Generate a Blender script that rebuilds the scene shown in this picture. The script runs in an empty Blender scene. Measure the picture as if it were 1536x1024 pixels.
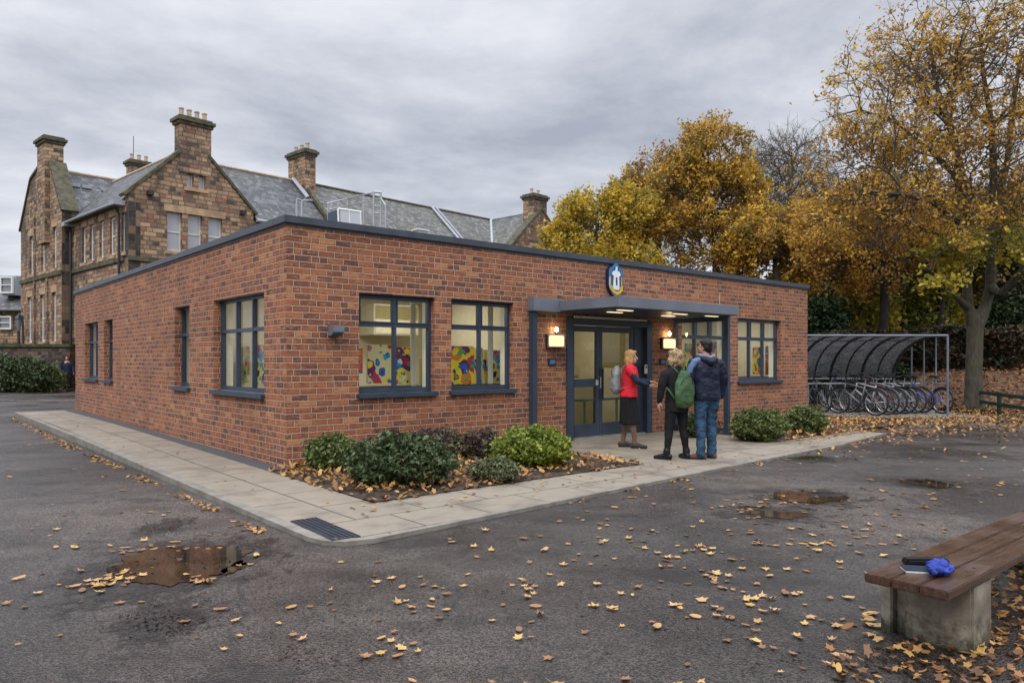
import bpy, bmesh, math, random
import numpy as np
from mathutils import Vector, Matrix, noise as mnoise
random.seed(7)
SC = bpy.context.scene
COL = SC.collection
R = math.radians
# ------------------------------------------------------------------ camera model (used to read real positions off the photograph)
F, CX, HY, EYE = 1101.0, 768.0, 540.0, 1.5
ANG = math.atan2(1101, 1281)
CA, SA = math.cos(ANG), math.sin(ANG)
KX, KY = -3.02, 9.83                       # near corner of the brick building on the ground
def BF(u, v, z=0): return Vector((KX + CA*u - SA*v, KY + SA*u + CA*v, z))
def U(px, v=0.0):
    r = (px-CX)/F; return (r*(KY+CA*v) - KX + SA*v)/(CA - r*SA)
def V(px, u=0.0):
    r = (px-CX)/F; return (KX + CA*u - r*(KY+SA*u))/(SA + r*CA)
def Z(py, u, v): return EYE + (HY-py)*(KY+SA*u+CA*v)/F
def G(px, py, z=0.0):                      # point on a horizontal plane
    D = (EYE-z)*F/(py-HY); return Vector(((px-CX)/F*D, D, z))
def at(px, D, py=None): return Vector(((px-CX)/F*D, D, 0 if py is None else EYE+(HY-py)*D/F))
ANG2 = math.atan2(1101, 1021)
CB, SB = math.cos(ANG2), math.sin(ANG2)
OX, OY = -17.24, 33.0                      # near corner of the old stone building
def U2(px, v=0.0):
    r = (px-CX)/F; return (r*(OY+CB*v) - OX + SB*v)/(CB - r*SB)
def V2(px, u=0.0):
    r = (px-CX)/F; return (OX + CB*u - r*(OY+SB*u))/(SB + r*CB)
def Z2(py, u, v): return EYE + (HY-py)*(OY+SB*u+CB*v)/F

# ------------------------------------------------------------------ node builder
class B:
    def __init__(s, name, world=False):
        if world:
            s.mat = bpy.data.worlds.new(name); SC.world = s.mat
        else:
            s.mat = bpy.data.materials.new(name)
        s.mat.use_nodes = True
        s.t = s.mat.node_tree; s.t.nodes.clear()
        s.out = s.t.nodes.new('ShaderNodeOutputWorld' if world else 'ShaderNodeOutputMaterial')
        s._tc = None
    def add(s, typ, ins=None, **props):
        n = s.t.nodes.new(typ)
        for k, v in props.items(): setattr(n, k, v)
        for k, v in (ins or {}).items():
            sk = n.inputs[k]
            if isinstance(v, bpy.types.NodeSocket): s.t.links.new(v, sk)
            else: sk.default_value = (tuple(v)+(1,) if hasattr(v, '__len__') and len(v) == 3 and sk.type == 'RGBA' else v)
        return n
    def m(s, op, *a, clamp=False):
        n = s.add('ShaderNodeMath', {i: x for i, x in enumerate(a)}, operation=op); n.use_clamp = clamp
        return n.outputs[0]
    def tc(s, which='Object'):
        if s._tc is None: s._tc = s.add('ShaderNodeTexCoord')
        return s._tc.outputs[which]
    def sep(s, v):
        n = s.add('ShaderNodeSeparateXYZ', {0: v}); return n.outputs
    def comb(s, x, y, z): return s.add('ShaderNodeCombineXYZ', {0: x, 1: y, 2: z}).outputs[0]
    def scale(s, v, sc): 
        return s.add('ShaderNodeVectorMath', {0: v, 1: sc}, operation='MULTIPLY').outputs[0]
    def noise(s, sc, det=4, rough=.55, vec=None, dist=0.0, col=False):
        n = s.add('ShaderNodeTexNoise', {'Vector': vec if vec is not None else s.tc(), 'Scale': sc, 'Detail': det, 'Roughness': rough, 'Distortion': dist})
        return n.outputs['Color' if col else 'Fac']
    def vor(s, sc, vec=None, out='Distance', feature='F1', rnd=1.0):
        n = s.add('ShaderNodeTexVoronoi', {'Vector': vec if vec is not None else s.tc(), 'Scale': sc, 'Randomness': rnd}, feature=feature)
        return n.outputs[out]
    def white(s, v): return s.add('ShaderNodeTexWhiteNoise', {'Vector': v}, noise_dimensions='3D').outputs['Value']
    def ramp(s, fac, stops, interp='LINEAR'):
        n = s.add('ShaderNodeValToRGB', {0: fac}); cr = n.color_ramp; cr.interpolation = interp
        while len(cr.elements) < len(stops): cr.elements.new(0.5)
        for e, (p, c) in zip(cr.elements, stops):
            e.position = p; e.color = (tuple(c)+(1,)) if hasattr(c, '__len__') else (c, c, c, 1)
        return n.outputs[0]
    def ss(s, x, a, b, lo=0.0, hi=1.0):
        n = s.add('ShaderNodeMapRange', {0: x, 1: a, 2: b, 3: lo, 4: hi}, interpolation_type='SMOOTHSTEP'); return n.outputs[0]
    def mix(s, f, a, b, blend='MIX'):
        n = s.add('ShaderNodeMix', data_type='RGBA', blend_type=blend)
        for i, v in ((0, f), (6, a), (7, b)):
            if isinstance(v, bpy.types.NodeSocket): s.t.links.new(v, n.inputs[i])
            else: n.inputs[i].default_value = (tuple(v)+(1,)) if hasattr(v, '__len__') and len(v) == 3 else v
        return n.outputs[2]
    def bump(s, h, strength=.4, dist=.01, normal=None):
        d = {'Height': h, 'Strength': strength, 'Distance': dist}
        if normal is not None: d['Normal'] = normal
        return s.add('ShaderNodeBump', d).outputs[0]
    def bsdf(s, col, rough=.6, normal=None, metal=0.0, spec=.5, **kw):
        d = {'Base Color': col, 'Roughness': rough, 'Metallic': metal, 'Specular IOR Level': spec}
        if normal is not None: d['Normal'] = normal
        d.update(kw)
        n = s.add('ShaderNodeBsdfPrincipled', d)
        s.t.links.new(n.outputs[0], s.out.inputs[0]); return n
    def surf(s, sock): s.t.links.new(sock, s.out.inputs[0])

def simple(name, col, rough=.5, metal=0.0, var=.12, sc=8.0, bump=0.0, bsc=60.0, spec=.5):
    b = B(name)
    n = b.noise(sc, 5, .6)
    c = b.mix(b.ss(n, .3, .7), [x*(1-var) for x in col], [min(1, x*(1+var)) for x in col])
    nm = b.bump(b.noise(bsc, 3), bump, .004) if bump else None
    b.bsdf(c, b.ss(n, .3, .7, rough*.85, min(1, rough*1.15)), nm, metal, spec)
    return b.mat

def masonry(name, h, L, stops, mortar, mw, split=.4, rowjit=0.0, mott=.35, bstr=.5, bdist=.012, stain=None, rough=.85, planar=False, edge=.003, splitk=2.0, rot=0.0, streak=False, stainsc=.35, swap=False, voff=0.0):
    """courses of bricks / stones / slabs / slates laid out in the object's own coordinates"""
    b = B(name)
    co = b.tc('Object')
    x, y, z = b.sep(co)[:3]
    if planar:
        hx, vz, side = (y, b.m('ADD', x, voff), 0.0) if swap else (x, b.m('ADD', y, voff), 0.0)
    else:
        nx, ny, nz = b.sep(b.tc('Normal'))[:3]
        side = b.m('GREATER_THAN', b.m('ABSOLUTE', nx), b.m('ABSOLUTE', ny))
        hx = b.m('ADD', b.m('MULTIPLY', x, b.m('SUBTRACT', 1.0, side)), b.m('MULTIPLY', y, side)); vz = z
    wob = b.m('MULTIPLY', b.m('SUBTRACT', b.noise(9.0, 3), .5), edge*2.2)
    vz = b.m('ADD', vz, wob)
    rz = b.m('DIVIDE', vz, h); row = b.m('FLOOR', rz); fz = b.m('FRACT', rz)
    off = b.m('MULTIPLY', b.m('PINGPONG', row, 1.0), .5)
    if rowjit: off = b.m('ADD', off, b.m('MULTIPLY', b.white(b.comb(row, 7.0, 3.0)), rowjit))
    rx = b.m('ADD', b.m('DIVIDE', hx, L), off); col = b.m('FLOOR', rx); fx = b.m('FRACT', rx)
    r2 = b.white(b.comb(col, row, b.m('ADD', side, 11.0) if not planar else 11.0))
    sp = b.m('LESS_THAN', r2, split)
    k = b.m('ADD', 1.0, b.m('MULTIPLY', sp, splitk-1))
    fk = b.m('MULTIPLY', fx, k); sub = b.m('FLOOR', fk); ffx = b.m('FRACT', fk)
    r1 = b.white(b.comb(b.m('ADD', col, b.m('MULTIPLY', sub, .37)), row, side))
    dx = b.m('MULTIPLY', b.m('MINIMUM', ffx, b.m('SUBTRACT', 1.0, ffx)), b.m('DIVIDE', L, k))
    dz = b.m('MULTIPLY', b.m('MINIMUM', fz, b.m('SUBTRACT', 1.0, fz)), h)
    d = b.m('MINIMUM', dx, dz)
    d = b.m('ADD', d, b.m('MULTIPLY', b.m('SUBTRACT', b.noise(45.0, 3), .5), edge*3))
    face = b.ss(d, mw*.35, mw*.35+edge+.001)
    c = b.ramp(r1, stops, 'CONSTANT')
    mo = b.noise(26.0 if h < .12 else 9.0, 5, .7, b.scale(co, (.45, .45, 1.0)) if streak else None)
    c = b.mix(mott, c, b.mix(1.0, c, b.ramp(mo, [(0, .35), (.5, 1.0), (1, 1.0)]), 'MULTIPLY'))
    hi = b.m('MULTIPLY', b.ss(b.noise(17.0 if h < .12 else 5.0, 4, .7, b.scale(co, (.4, .4, 1.0)) if streak else None), .50, .70), mott)
    c = b.mix(hi, c, b.mix(.75, c, stops[-1][1]))
    if streak and h < .12:
        s1 = b.noise(19.0, 4, .75, b.scale(co, (.55, .55, 1.6))); s2 = b.noise(13.0, 3, .7, b.scale(co, (.8, .8, 1.4)))
        c = b.mix(b.ss(s1, .54, .66, 0, .85), c, (.56, .22, .10)); c = b.mix(b.ss(s2, .54, .66, 0, .8), c, (.10, .042, .036))
    if streak:
        pil = b.ss(d, mw*.4, mw*.4+.016); c = b.mix(pil, b.mix(1.0, c, (.60, .52, .50), 'MULTIPLY'), c)
    c = b.mix(face, b.mix(b.noise(30.0, 3), [q*.75 for q in mortar], mortar), c)
    big = b.noise(stainsc*2, 5, .6)
    c = b.mix(b.ss(big, .42, .75, 0, .45), c, b.mix(1.0, c, (.5, .5, .52), 'MULTIPLY'))
    if stain:
        st = b.noise(stainsc, 6, .65, b.scale(co, (1, 1, .45)))
        c = b.mix(b.ss(st, .5, .68, 0, stain[1]), c, stain[0])
    hgt = b.m('ADD', face, b.m('MULTIPLY', mo, .5))
    b.bsdf(c, rough, b.bump(hgt, bstr, bdist))
    return b.mat

# ------------------------------------------------------------------ materials
MT = {}
MT['brick'] = masonry('red_brick', .086, .242, [(0, (.135, .054, .040)), (.12, (.205, .072, .042)), (.32, (.275, .089, .044)), (.58, (.335, .108, .048)), (.82, (.39, .135, .056)), (.95, (.47, .20, .083))],
                      (.52, .39, .275), .0145, split=.13, rowjit=.25, mott=1.0, bstr=1.0, bdist=.014, streak=True)
MT['stone'] = masonry('old_sandstone', .205, .56, [(0, (.085, .062, .05)), (.11, (.20, .13, .085)), (.34, (.32, .20, .12)), (.58, (.39, .25, .145)), (.80, (.29, .125, .08)), (.88, (.47, .32, .19))],
                      (.20, .14, .10), .02, split=.45, rowjit=.9, mott=1.0, bstr=.9, bdist=.03, stain=((.06, .048, .04), .8), edge=.014, streak=True, stainsc=.5)
MT['stone_trim'] = simple('dressed_sandstone', (.40, .27, .16), .85, var=.3, sc=2.0, bump=.3)
MT['quoin'] = masonry('sooty_quoins', .36, .6, [(0, (.03, .027, .025)), (.45, (.05, .042, .036)), (.6, (.17, .11, .07)), (.8, (.23, .15, .09))], (.10, .08, .06), .02, split=.2, mott=.7, edge=.008)
MT['mossy'] = simple('mossy_stone', (.085, .077, .046), .95, var=.5, sc=4.0, bump=.5, bsc=25)
MT['slate'] = masonry('roof_slate', .15, .28, [(0, (.058, .060, .064)), (.3, (.088, .090, .095)), (.6, (.118, .120, .124)), (.85, (.165, .166, .166))], (.03, .03, .033), .012, split=.2, mott=.6, bstr=.5, bdist=.02,
                      stain=((.075, .08, .045), .5), rough=.6, edge=.004, stainsc=.8)
MT['slate_moss'] = masonry('lichened_roof_slate', .15, .28, [(0, (.09, .09, .085)), (.3, (.12, .12, .11)), (.6, (.16, .155, .145)), (.85, (.21, .20, .19))], (.04, .04, .04), .012, split=.2, mott=.7, bstr=.5, bdist=.02,
                      stain=((.085, .10, .04), .8), rough=.75, edge=.004, stainsc=.8)
PAVC = [(0, (.265, .225, .172)), (.35, (.28, .238, .183)), (.7, (.297, .253, .195)), (.9, (.245, .208, .16))]
MT['paving'] = masonry('paving_slabs', .62, .78, PAVC, (.045, .045, .028), .016, split=.0, rowjit=.1, mott=.55, bstr=.5, bdist=.008, rough=.55, planar=True, edge=.004, stainsc=1.1, voff=3.37, stain=((.10, .085, .065), .45))
MT['paving_side'] = masonry('paving_slabs_side', .525, .86, PAVC, (.045, .045, .028), .016, split=.0, rowjit=.1, mott=.55, bstr=.5, bdist=.008, rough=.55, planar=True, edge=.004, stainsc=1.1, swap=True, voff=.803, stain=((.10, .085, .065), .45))
MT['kerb'] = simple('kerb_concrete', (.205, .185, .155), .8, var=.25, sc=5, bump=.4)
MT['metal'] = simple('slate_blue_metal', (.034, .050, .078), .38, 0.0, .12, 3, spec=.5)
MT['metal_dark'] = simple('dark_frame_metal', (.024, .034, .052), .4, 0.0, .1, 3)
MT['coping'] = simple('coping_metal', (.055, .065, .085), .42, 0.2, .2, 3)
MT['canopy'] = simple('canopy_metal', (.15, .165, .20), .42, 0.1, .12, 2)
MT['flatroof'] = simple('flat_roof_felt', (.08, .08, .085), .9)
MT['plaster'] = simple('cream_plaster', (.60, .55, .42), .9, var=.05)
MT['ceiling'] = simple('white_ceiling', (.7, .68, .6), .9, var=.03)
MT['vinyl'] = simple('tan_vinyl_floor', (.22, .17, .11), .5)
MT['cabinet'] = simple('pale_cabinet', (.62, .58, .47), .6, var=.06)
MT['cabinet_top'] = simple('olive_cabinet_panel', (.26, .22, .10), .6, var=.1)
MT['dark'] = simple('near_black', (.014, .014, .016), .6)
MT['blue_rail'] = simple('pale_blue_paint', (.24, .46, .55), .5)
MT['white_paint'] = simple('white_window_paint', (.68, .68, .66), .5, var=.08)
MT['galv'] = simple('galvanised_steel', (.42, .43, .45), .45, .6, .1)
MT['lead'] = simple('grey_lead', (.33, .35, .38), .5, .2, .15)
MT['black_iron'] = simple('black_iron', (.02, .022, .026), .45)
MT['pot'] = simple('clay_chimney_pot', (.42, .33, .24), .85, var=.25)
MT['soil'] = simple('dark_soil', (.05, .034, .022), .95, var=.4, sc=6, bump=.8, bsc=30)
MT['green_paint'] = simple('dark_green_paint', (.018, .05, .04), .5)
def glass(name, tint, base=.06, rough=.02, glossc=(1, 1, 1)):
    b = B(name)
    ge = b.add('ShaderNodeNewGeometry'); dt = b.add('ShaderNodeVectorMath', {0: ge.outputs['Normal'], 1: ge.outputs['Incoming']}, operation='DOT_PRODUCT').outputs['Value']
    f = b.m('ADD', base, b.m('MULTIPLY', .9, b.m('POWER', b.m('SUBTRACT', 1.0, b.m('ABSOLUTE', dt)), 5.0)), clamp=True)
    t = b.add('ShaderNodeBsdfTransparent', {0: tint}).outputs[0]
    g = b.add('ShaderNodeBsdfGlossy', {'Color': glossc, 'Roughness': rough}).outputs[0]
    b.surf(b.add('ShaderNodeMixShader', {0: f, 1: t, 2: g}).outputs[0])
    return b.mat
MT['glass'] = glass('window_glass', (.93, .95, .92), .035)
MT['glass_door'] = glass('door_glass', (.47, .46, .38), .05)
def blindglass():
    b = B('old_window_glass')
    n = b.noise(.9, 2)
    b.bsdf(b.mix(n, (.10, .11, .12), (.22, .23, .25)), .06, spec=.9)
    return b.mat
MT['oldglass'] = blindglass()
b = B('pale_blind_behind_glass'); b.bsdf(b.mix(b.noise(.6, 2), (.36, .37, .40), (.50, .51, .54)), .12, spec=.8); MT['blindglass'] = b.mat
def poly_mat():
    b = B('smoked_polycarbonate')
    n = b.noise(3.5, 6, .7)
    t = b.add('ShaderNodeBsdfTransparent', {0: (.50, .51, .54)}).outputs[0]
    d = b.add('ShaderNodeBsdfPrincipled', {'Base Color': b.mix(n, (.16, .165, .17), (.34, .34, .34)), 'Roughness': .25}).outputs[0]
    f = b.ss(n, .35, .7, .26, .46)
    tl = b.add('ShaderNodeBsdfTranslucent', {0: (.30, .30, .32)}).outputs[0]; d = b.add('ShaderNodeMixShader', {0: .5, 1: d, 2: tl}).outputs[0]
    b.surf(b.add('ShaderNodeMixShader', {0: f, 1: t, 2: d}).outputs[0]); return b.mat
MT['poly'] = poly_mat()
def emis(name, col, s):
    b = B(name); b.surf(b.add('ShaderNodeEmission', {0: col, 1: s}).outputs[0]); return b.mat
MT['panel_light'] = emis('ceiling_panel_light', (1, .93, .78), 13.0)
MT['lamp_glow'] = emis('wall_lamp_glow', (1, .76, .42), 1.25)
MT['bulb'] = emis('bulb_glow', (1, .78, .45), 34.0)
MT['strip'] = emis('soffit_strip_glow', (1, .78, .5), 1.2)
def leafmat(name, stops, transl=.42, clump=.45, rough=.55, sc=.75, dark=(.45, .5, .45)):
    b = B(name)
    r = b.add('ShaderNodeNewGeometry').outputs['Random Per Island']
    n = b.noise(sc, 3, .6)
    f = b.m('ADD', b.m('MULTIPLY', r, 1-clump), b.m('MULTIPLY', b.ss(n, .3, .7), clump), clamp=True)
    c = b.ramp(f, stops)
    p = b.bsdf(c, rough, spec=.3)
    if transl:
        t = b.add('ShaderNodeBsdfTranslucent', {0: c}).outputs[0]
        b.surf(b.add('ShaderNodeMixShader', {0: transl, 1: p.outputs[0], 2: t}).outputs[0])
    return b.mat
YEL = (.84, .64, .10); GLD = (.71, .435, .06); ORG = (.48, .25, .045); BRN = (.22, .125, .045); OLV = (.25, .25, .055); GRN = (.075, .12, .025); DBR = (.09, .045, .02)
MT['lf_yellow'] = leafmat('yellow_green_leaves', [(0, (.04, .055, .015)), (.25, OLV), (.46, (.46, .32, .04)), (.7, (.66, .44, .05)), (.86, YEL), (1, (.50, .28, .04))])
MT['lf_gold'] = leafmat('golden_leaves', [(0, (.06, .05, .02)), (.18, OLV), (.34, BRN), (.48, (.46, .26, .04)), (.7, GLD), (1, YEL)])
MT['lf_brown'] = leafmat('russet_leaves', [(0, DBR), (.35, BRN), (.65, ORG), (1, (.40, .20, .04))])
MT['lf_big'] = leafmat('amber_leaves', [(0, DBR), (.22, BRN), (.5, ORG), (.78, GLD), (1, YEL)], sc=.4)
MT['lf_low'] = leafmat('lime_yellow_leaves', [(0, GRN), (.3, OLV), (.6, (.40, .33, .04)), (.85, YEL), (1, GLD)], sc=.5)
MT['lf_ever'] = leafmat('evergreen_leaves', [(0, (.012, .022, .01)), (.5, (.025, .045, .016)), (1, (.055, .08, .022))], .1)
MT['lf_mixed'] = leafmat('mixed_woodland_leaves', [(0, (.03, .035, .012)), (.35, (.07, .075, .02)), (.6, BRN), (.8, OLV), (1, GLD)], .2, .5, sc=.25)
MT['lf_shrub'] = leafmat('shrub_green_leaves', [(0, (.030, .048, .020)), (.5, (.065, .095, .038)), (.82, (.13, .165, .075)), (1, (.22, .14, .09))], .15, .3, .4, 3.0)
MT['lf_shrub2'] = leafmat('olive_shrub_leaves', [(0, (.05, .075, .022)), (.5, (.11, .14, .04)), (1, (.20, .23, .075))], .15, .3, .4, 3.0)
MT['lf_lime'] = leafmat('lime_shrub_leaves', [(0, (.07, .10, .02)), (.45, (.16, .21, .03)), (.8, (.30, .33, .045)), (1, (.42, .40, .07))], .2, .4, .4, 2.0)
MT['lf_purple'] = leafmat('purple_shrub_leaves', [(0, (.04, .03, .03)), (.4, (.10, .06, .055)), (.7, (.12, .12, .055)), (1, (.20, .15, .10))], .1, .6, .5, 2.5)
MT['lf_grey'] = leafmat('grey_green_shrub_leaves', [(0, (.06, .075, .035)), (.5, (.12, .14, .065)), (1, (.22, .22, .11))], .1, .3, .5, 3.0)
MT['litter'] = leafmat('leaf_litter', [(0, DBR), (.25, (.17, .08, .035)), (.55, (.33, .165, .055)), (.8, (.46, .255, .08)), (1, (.58, .36, .11))], .1, .12, .5, 1.2)
MT['litter_dark'] = leafmat('old_leaf_litter', [(0, (.035, .02, .012)), (.4, (.12, .05, .022)), (.75, (.26, .11, .035)), (1, (.42, .21, .06))], .1, .2, .5, 1.2)
def oneleaf(name, a, c2):
    b = B(name); r = b.add('ShaderNodeObjectInfo').outputs['Random']
    c = b.mix(r, a, c2); v = b.noise(30.0, 4)
    c = b.mix(b.ss(v, .45, .75, 0, .6), c, b.mix(1.0, c, (.45, .35, .3), 'MULTIPLY'))
    b.bsdf(c, .45, b.bump(v, .3, .004)); return b.mat
MT['leaf_y'] = oneleaf('fallen_leaf_yellow', (.45, .26, .065), (.56, .38, .12))
MT['leaf_t'] = oneleaf('fallen_leaf_tan', (.42, .23, .085), (.54, .34, .14))
MT['leaf_b'] = oneleaf('fallen_leaf_brown', (.20, .095, .04), (.34, .17, .07))
def bark(name, c1, c2, moss=0.0):
    b = B(name); co = b.scale(b.tc(), (1, 1, .25)); n = b.noise(14.0, 6, .7, co)
    c = b.mix(b.ss(n, .3, .7), c1, c2)
    if moss: c = b.mix(b.ss(b.noise(1.6, 4), .45, .7, 0, moss), c, (.085, .095, .035))
    b.bsdf(c, .9, b.bump(n, .7, .03)); return b.mat
MT['bark'] = bark('grey_bark', (.055, .045, .034), (.13, .11, .08), .5); MT['bark_mid'] = bark('brown_grey_bark', (.040, .033, .025), (.10, .085, .062), .5)
MT['bark_dark'] = bark('dark_bark', (.012, .010, .008), (.034, .028, .022))
def asphalt():
    b = B('wet_asphalt')
    co = b.tc()
    big = b.noise(.45, 6, .62); mid = b.noise(2.2, 5, .6)
    v = b.vor(85.0, out='Color'); vg = b.sep(v)[0]
    fine = b.noise(90.0, 4, .75)
    med = b.noise(22.0, 5, .7)
    c = b.mix(b.ss(vg, .1, .95), (.018, .017, .016), (.165, .150, .136))
    c = b.mix(b.ss(fine, .52, .66, 0, .95), c, (.36, .32, .28))
    pit = b.noise(60.0, 4, .8); c = b.mix(b.ss(pit, .53, .63, 0, .9), c, (.014, .012, .011))
    c = b.mix(b.ss(med, .5, .7, 0, .55), c, (.04, .035, .034))
    c = b.mix(b.ss(big, .38, .62), b.mix(1.0, c, (.55, .51, .50), 'MULTIPLY'), b.mix(1.0, c, (1.32, 1.24, 1.16), 'MULTIPLY'))
    c = b.mix(b.ss(mid, .52, .75, 0, .6), c, b.mix(1.0, c, (.55, .5, .48), 'MULTIPLY'))
    silt = b.noise(.9, 6, .7, b.scale(co, (1, 2.2, 1)))
    c = b.mix(b.ss(silt, .55, .75, 0, .30), c, (.13, .10, .075))
    c = b.mix(b.ss(b.noise(.22, 4, .6), .42, .58), b.mix(1.0, c, (.72, .67, .64), 'MULTIPLY'), b.mix(1.0, c, (.36, .345, .34), 'MULTIPLY'))
    c = b.mix(b.ss(b.noise(1.1, 6, .7), .5, .62, 0, .55), c, b.mix(1.0, c, (.50, .46, .44), 'MULTIPLY'))
    wetp = b.noise(.7, 5, .65, b.scale(co, (.8, 1.6, 1)))
    c = b.mix(b.ss(wetp, .54, .64, 0, .75), c, b.mix(1.0, c, (.42, .37, .34), 'MULTIPLY'))
    deb = b.noise(38.0, 6, .8)
    c = b.mix(b.ss(deb, .58, .66, 0, .9), c, (.022, .016, .013))
    ce = b.vor(.42, b.add('ShaderNodeVectorMath', {0: co, 1: b.scale(b.noise(2.5, 5, .7, col=True), (.5, .5, 0))}, operation='ADD').outputs[0], 'Distance', 'DISTANCE_TO_EDGE')
    c = b.mix(b.m('MULTIPLY', b.ss(ce, .0, .012, .75, 0), b.ss(b.noise(.8, 3), .48, .56)), c, (.012, .011, .010))
    rough = b.m('ADD', b.ss(big, .35, .62, .17, .50), b.m('MULTIPLY', mid, .12))
    h = b.m('ADD', b.m('MULTIPLY', b.vor(70.0), .8), b.m('MULTIPLY', fine, .5))
    nm = b.bump(h, .8, .009)
    nm = b.bump(b.noise(3.0, 4), .12, .03, nm)
    b.bsdf(c, rough, nm, spec=.5)
    return b.mat
MT['asphalt'] = asphalt()
def puddle(name):
    b = B(name)
    n = b.noise(2.2, 5, .6)
    c = b.mix(b.ss(n, .35, .7), (.018, .013, .009), (.055, .036, .020))
    b.bsdf(c, .03, b.bump(b.noise(6.0, 2), .012, .02), spec=.38); return b.mat
MT['puddle'] = puddle('puddle_water')
def wet(name):
    b = B(name)
    co = b.tc(); x, y, z = b.sep(b.tc('Object'))[:3]
    n = b.noise(2.4, 9, .85)
    v = b.vor(70.0, out='Color'); vg = b.sep(v)[0]
    c = b.mix(b.ss(vg, .1, .95), (.012, .010, .009), (.04, .034, .03))
    p = b.add('ShaderNodeBsdfPrincipled', {'Base Color': c, 'Roughness': .32, 'Normal': b.bump(b.vor(70.0), .4, .005)}).outputs[0]
    t = b.add('ShaderNodeBsdfTransparent').outputs[0]
    r2 = b.m('SQRT', b.m('ADD', b.m('MULTIPLY', x, x), b.m('MULTIPLY', y, y)))
    e = b.m('ADD', r2, b.m('MULTIPLY', b.m('SUBTRACT', n, .5), 4.2))
    b.surf(b.add('ShaderNodeMixShader', {0: b.ss(e, .15, .9), 1: p, 2: t}).outputs[0]); return b.mat
MT['wet'] = wet('damp_patch')
b = B('grass_ground'); n = b.noise(1.5, 6); b.bsdf(b.mix(n, (.03, .045, .015), (.09, .085, .03)), .95, b.bump(b.noise(20.0, 5), .8, .05)); MT['grass'] = b.mat
b = B('leafy_bank'); n = b.noise(5.0, 8, .75); b.bsdf(b.ramp(n, [(.3, (.03, .02, .012)), (.5, (.12, .06, .025)), (.62, (.25, .12, .04)), (.75, (.36, .19, .06))]), .9, b.bump(b.noise(14.0, 6), .9, .06)); MT['bank'] = b.mat
b = B('chippings'); n = b.noise(40.0, 4, .7); b.bsdf(b.mix(n, (.03, .032, .036), (.12, .12, .125)), .8, b.bump(n, .8, .02)); MT['gravel'] = b.mat
b = B('gravel_line_paint'); b.bsdf(b.mix(b.ss(b.noise(6.0, 5), .4, .6), (.12, .12, .12), (.42, .42, .41)), .7); MT['line'] = b.mat
def wood():
    b = B('wet_brown_plank'); co = b.scale(b.tc(), (.6, 9, 9)); n = b.noise(5.0, 6, .65, co); n2 = b.noise(3.0, 4)
    c = b.mix(b.ss(n, .3, .7), (.040, .022, .015), (.095, .050, .032)); c = b.mix(b.ss(n2, .5, .8, 0, .4), c, (.15, .09, .06))
    b.bsdf(c, b.ss(n2, .3, .7, .22, .42), b.bump(n, .25, .004)); return b.mat
MT['wood'] = wood()
def oldconc():
    b = B('mossy_concrete'); x, y, z = b.sep(b.tc())[:3]; n = b.noise(7.0, 7, .7); n2 = b.noise(2.3, 5)
    c = b.mix(b.ss(n, .3, .7), (.17, .145, .105), (.36, .32, .25))
    g = b.m('ADD', z, b.m('MULTIPLY', b.m('SUBTRACT', n, .5), .5))
    c = b.mix(b.ss(g, .02, .16, .9, 0), c, (.035, .036, .018)); c = b.mix(b.ss(n2, .5, .7, 0, .6), c, (.13, .10, .075))
    b.bsdf(c, .9, b.bump(n, .6, .01)); return b.mat
MT['conc'] = oldconc()
def paint_art(name, paper, seed, cols, sc=5.0, cover=.42):
    sc *= .75; cover *= 1.08
    b = B(name)
    co = b.add('ShaderNodeVectorMath', {0: b.tc(), 1: (seed*3.1, seed*1.7, seed*2.3)}, operation='ADD').outputs[0]
    wc = b.add('ShaderNodeVectorMath', {0: co, 1: b.scale(b.noise(7.0, 2, col=True, vec=co), (.10, .10, .10))}, operation='ADD').outputs[0]
    c = paper
    for k, (s2, cv) in enumerate(((sc, cover), (sc*1.9, cover*.75))):
        d = b.vor(s2, wc, 'Distance'); cc = b.vor(s2, wc, 'Color'); r = b.sep(cc)
        colr = b.ramp(r[k % 3], [(i/len(cols), q) for i, q in enumerate(cols)], 'CONSTANT')
        inner = b.ramp(r[(k+1) % 3], [(i/len(cols), q) for i, q in enumerate(cols[::-1])], 'CONSTANT')
        th = b.m('MULTIPLY', r[(k+2) % 3], cv*1.5)
        c = b.mix(b.ss(b.m('SUBTRACT', th, d), 0, .02), c, colr)
        c = b.mix(b.ss(b.m('SUBTRACT', b.m('MULTIPLY', th, .45), d), 0, .02), c, inner)
    b.bsdf(c, .5); return b.mat
RED = (.55, .02, .03); BLU = (.01, .12, .42); CYN = (.02, .33, .50); YLW = (.80, .62, .03); ORA = (.70, .22, .03); PUR = (.12, .02, .13); PNK = (.60, .10, .16); GRE = (.05, .36, .10); NVY = (.01, .015, .05); WHT = (.7, .7, .66)
MT['art1'] = paint_art('painting_cream', (.72, .64, .34), 11, [CYN, RED, YLW, PUR, BLU, PNK, YLW], 6.5, .50)
MT['art2'] = paint_art('painting_lemon', (.78, .66, .10), 2, [PUR, CYN, YLW, RED, WHT, BLU], 8, .6)
MT['art3'] = paint_art('painting_yellow', (.82, .64, .02), 3, [RED, RED, PUR, ORA, YLW, BLU, GRE], 6, .55)
MT['art4'] = paint_art('painting_pale', (.72, .62, .22), 4, [CYN, BLU, NVY, YLW, PNK], 7, .6)
MT['art5'] = paint_art('painting_bold', (.70, .55, .06), 5, [RED, NVY, GRE, ORA, WHT, YLW], 6, .6)
MT['art6'] = paint_art('painting_red', (.50, .12, .03), 6, [YLW, NVY, ORA, RED, BLU], 7, .6)
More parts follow.
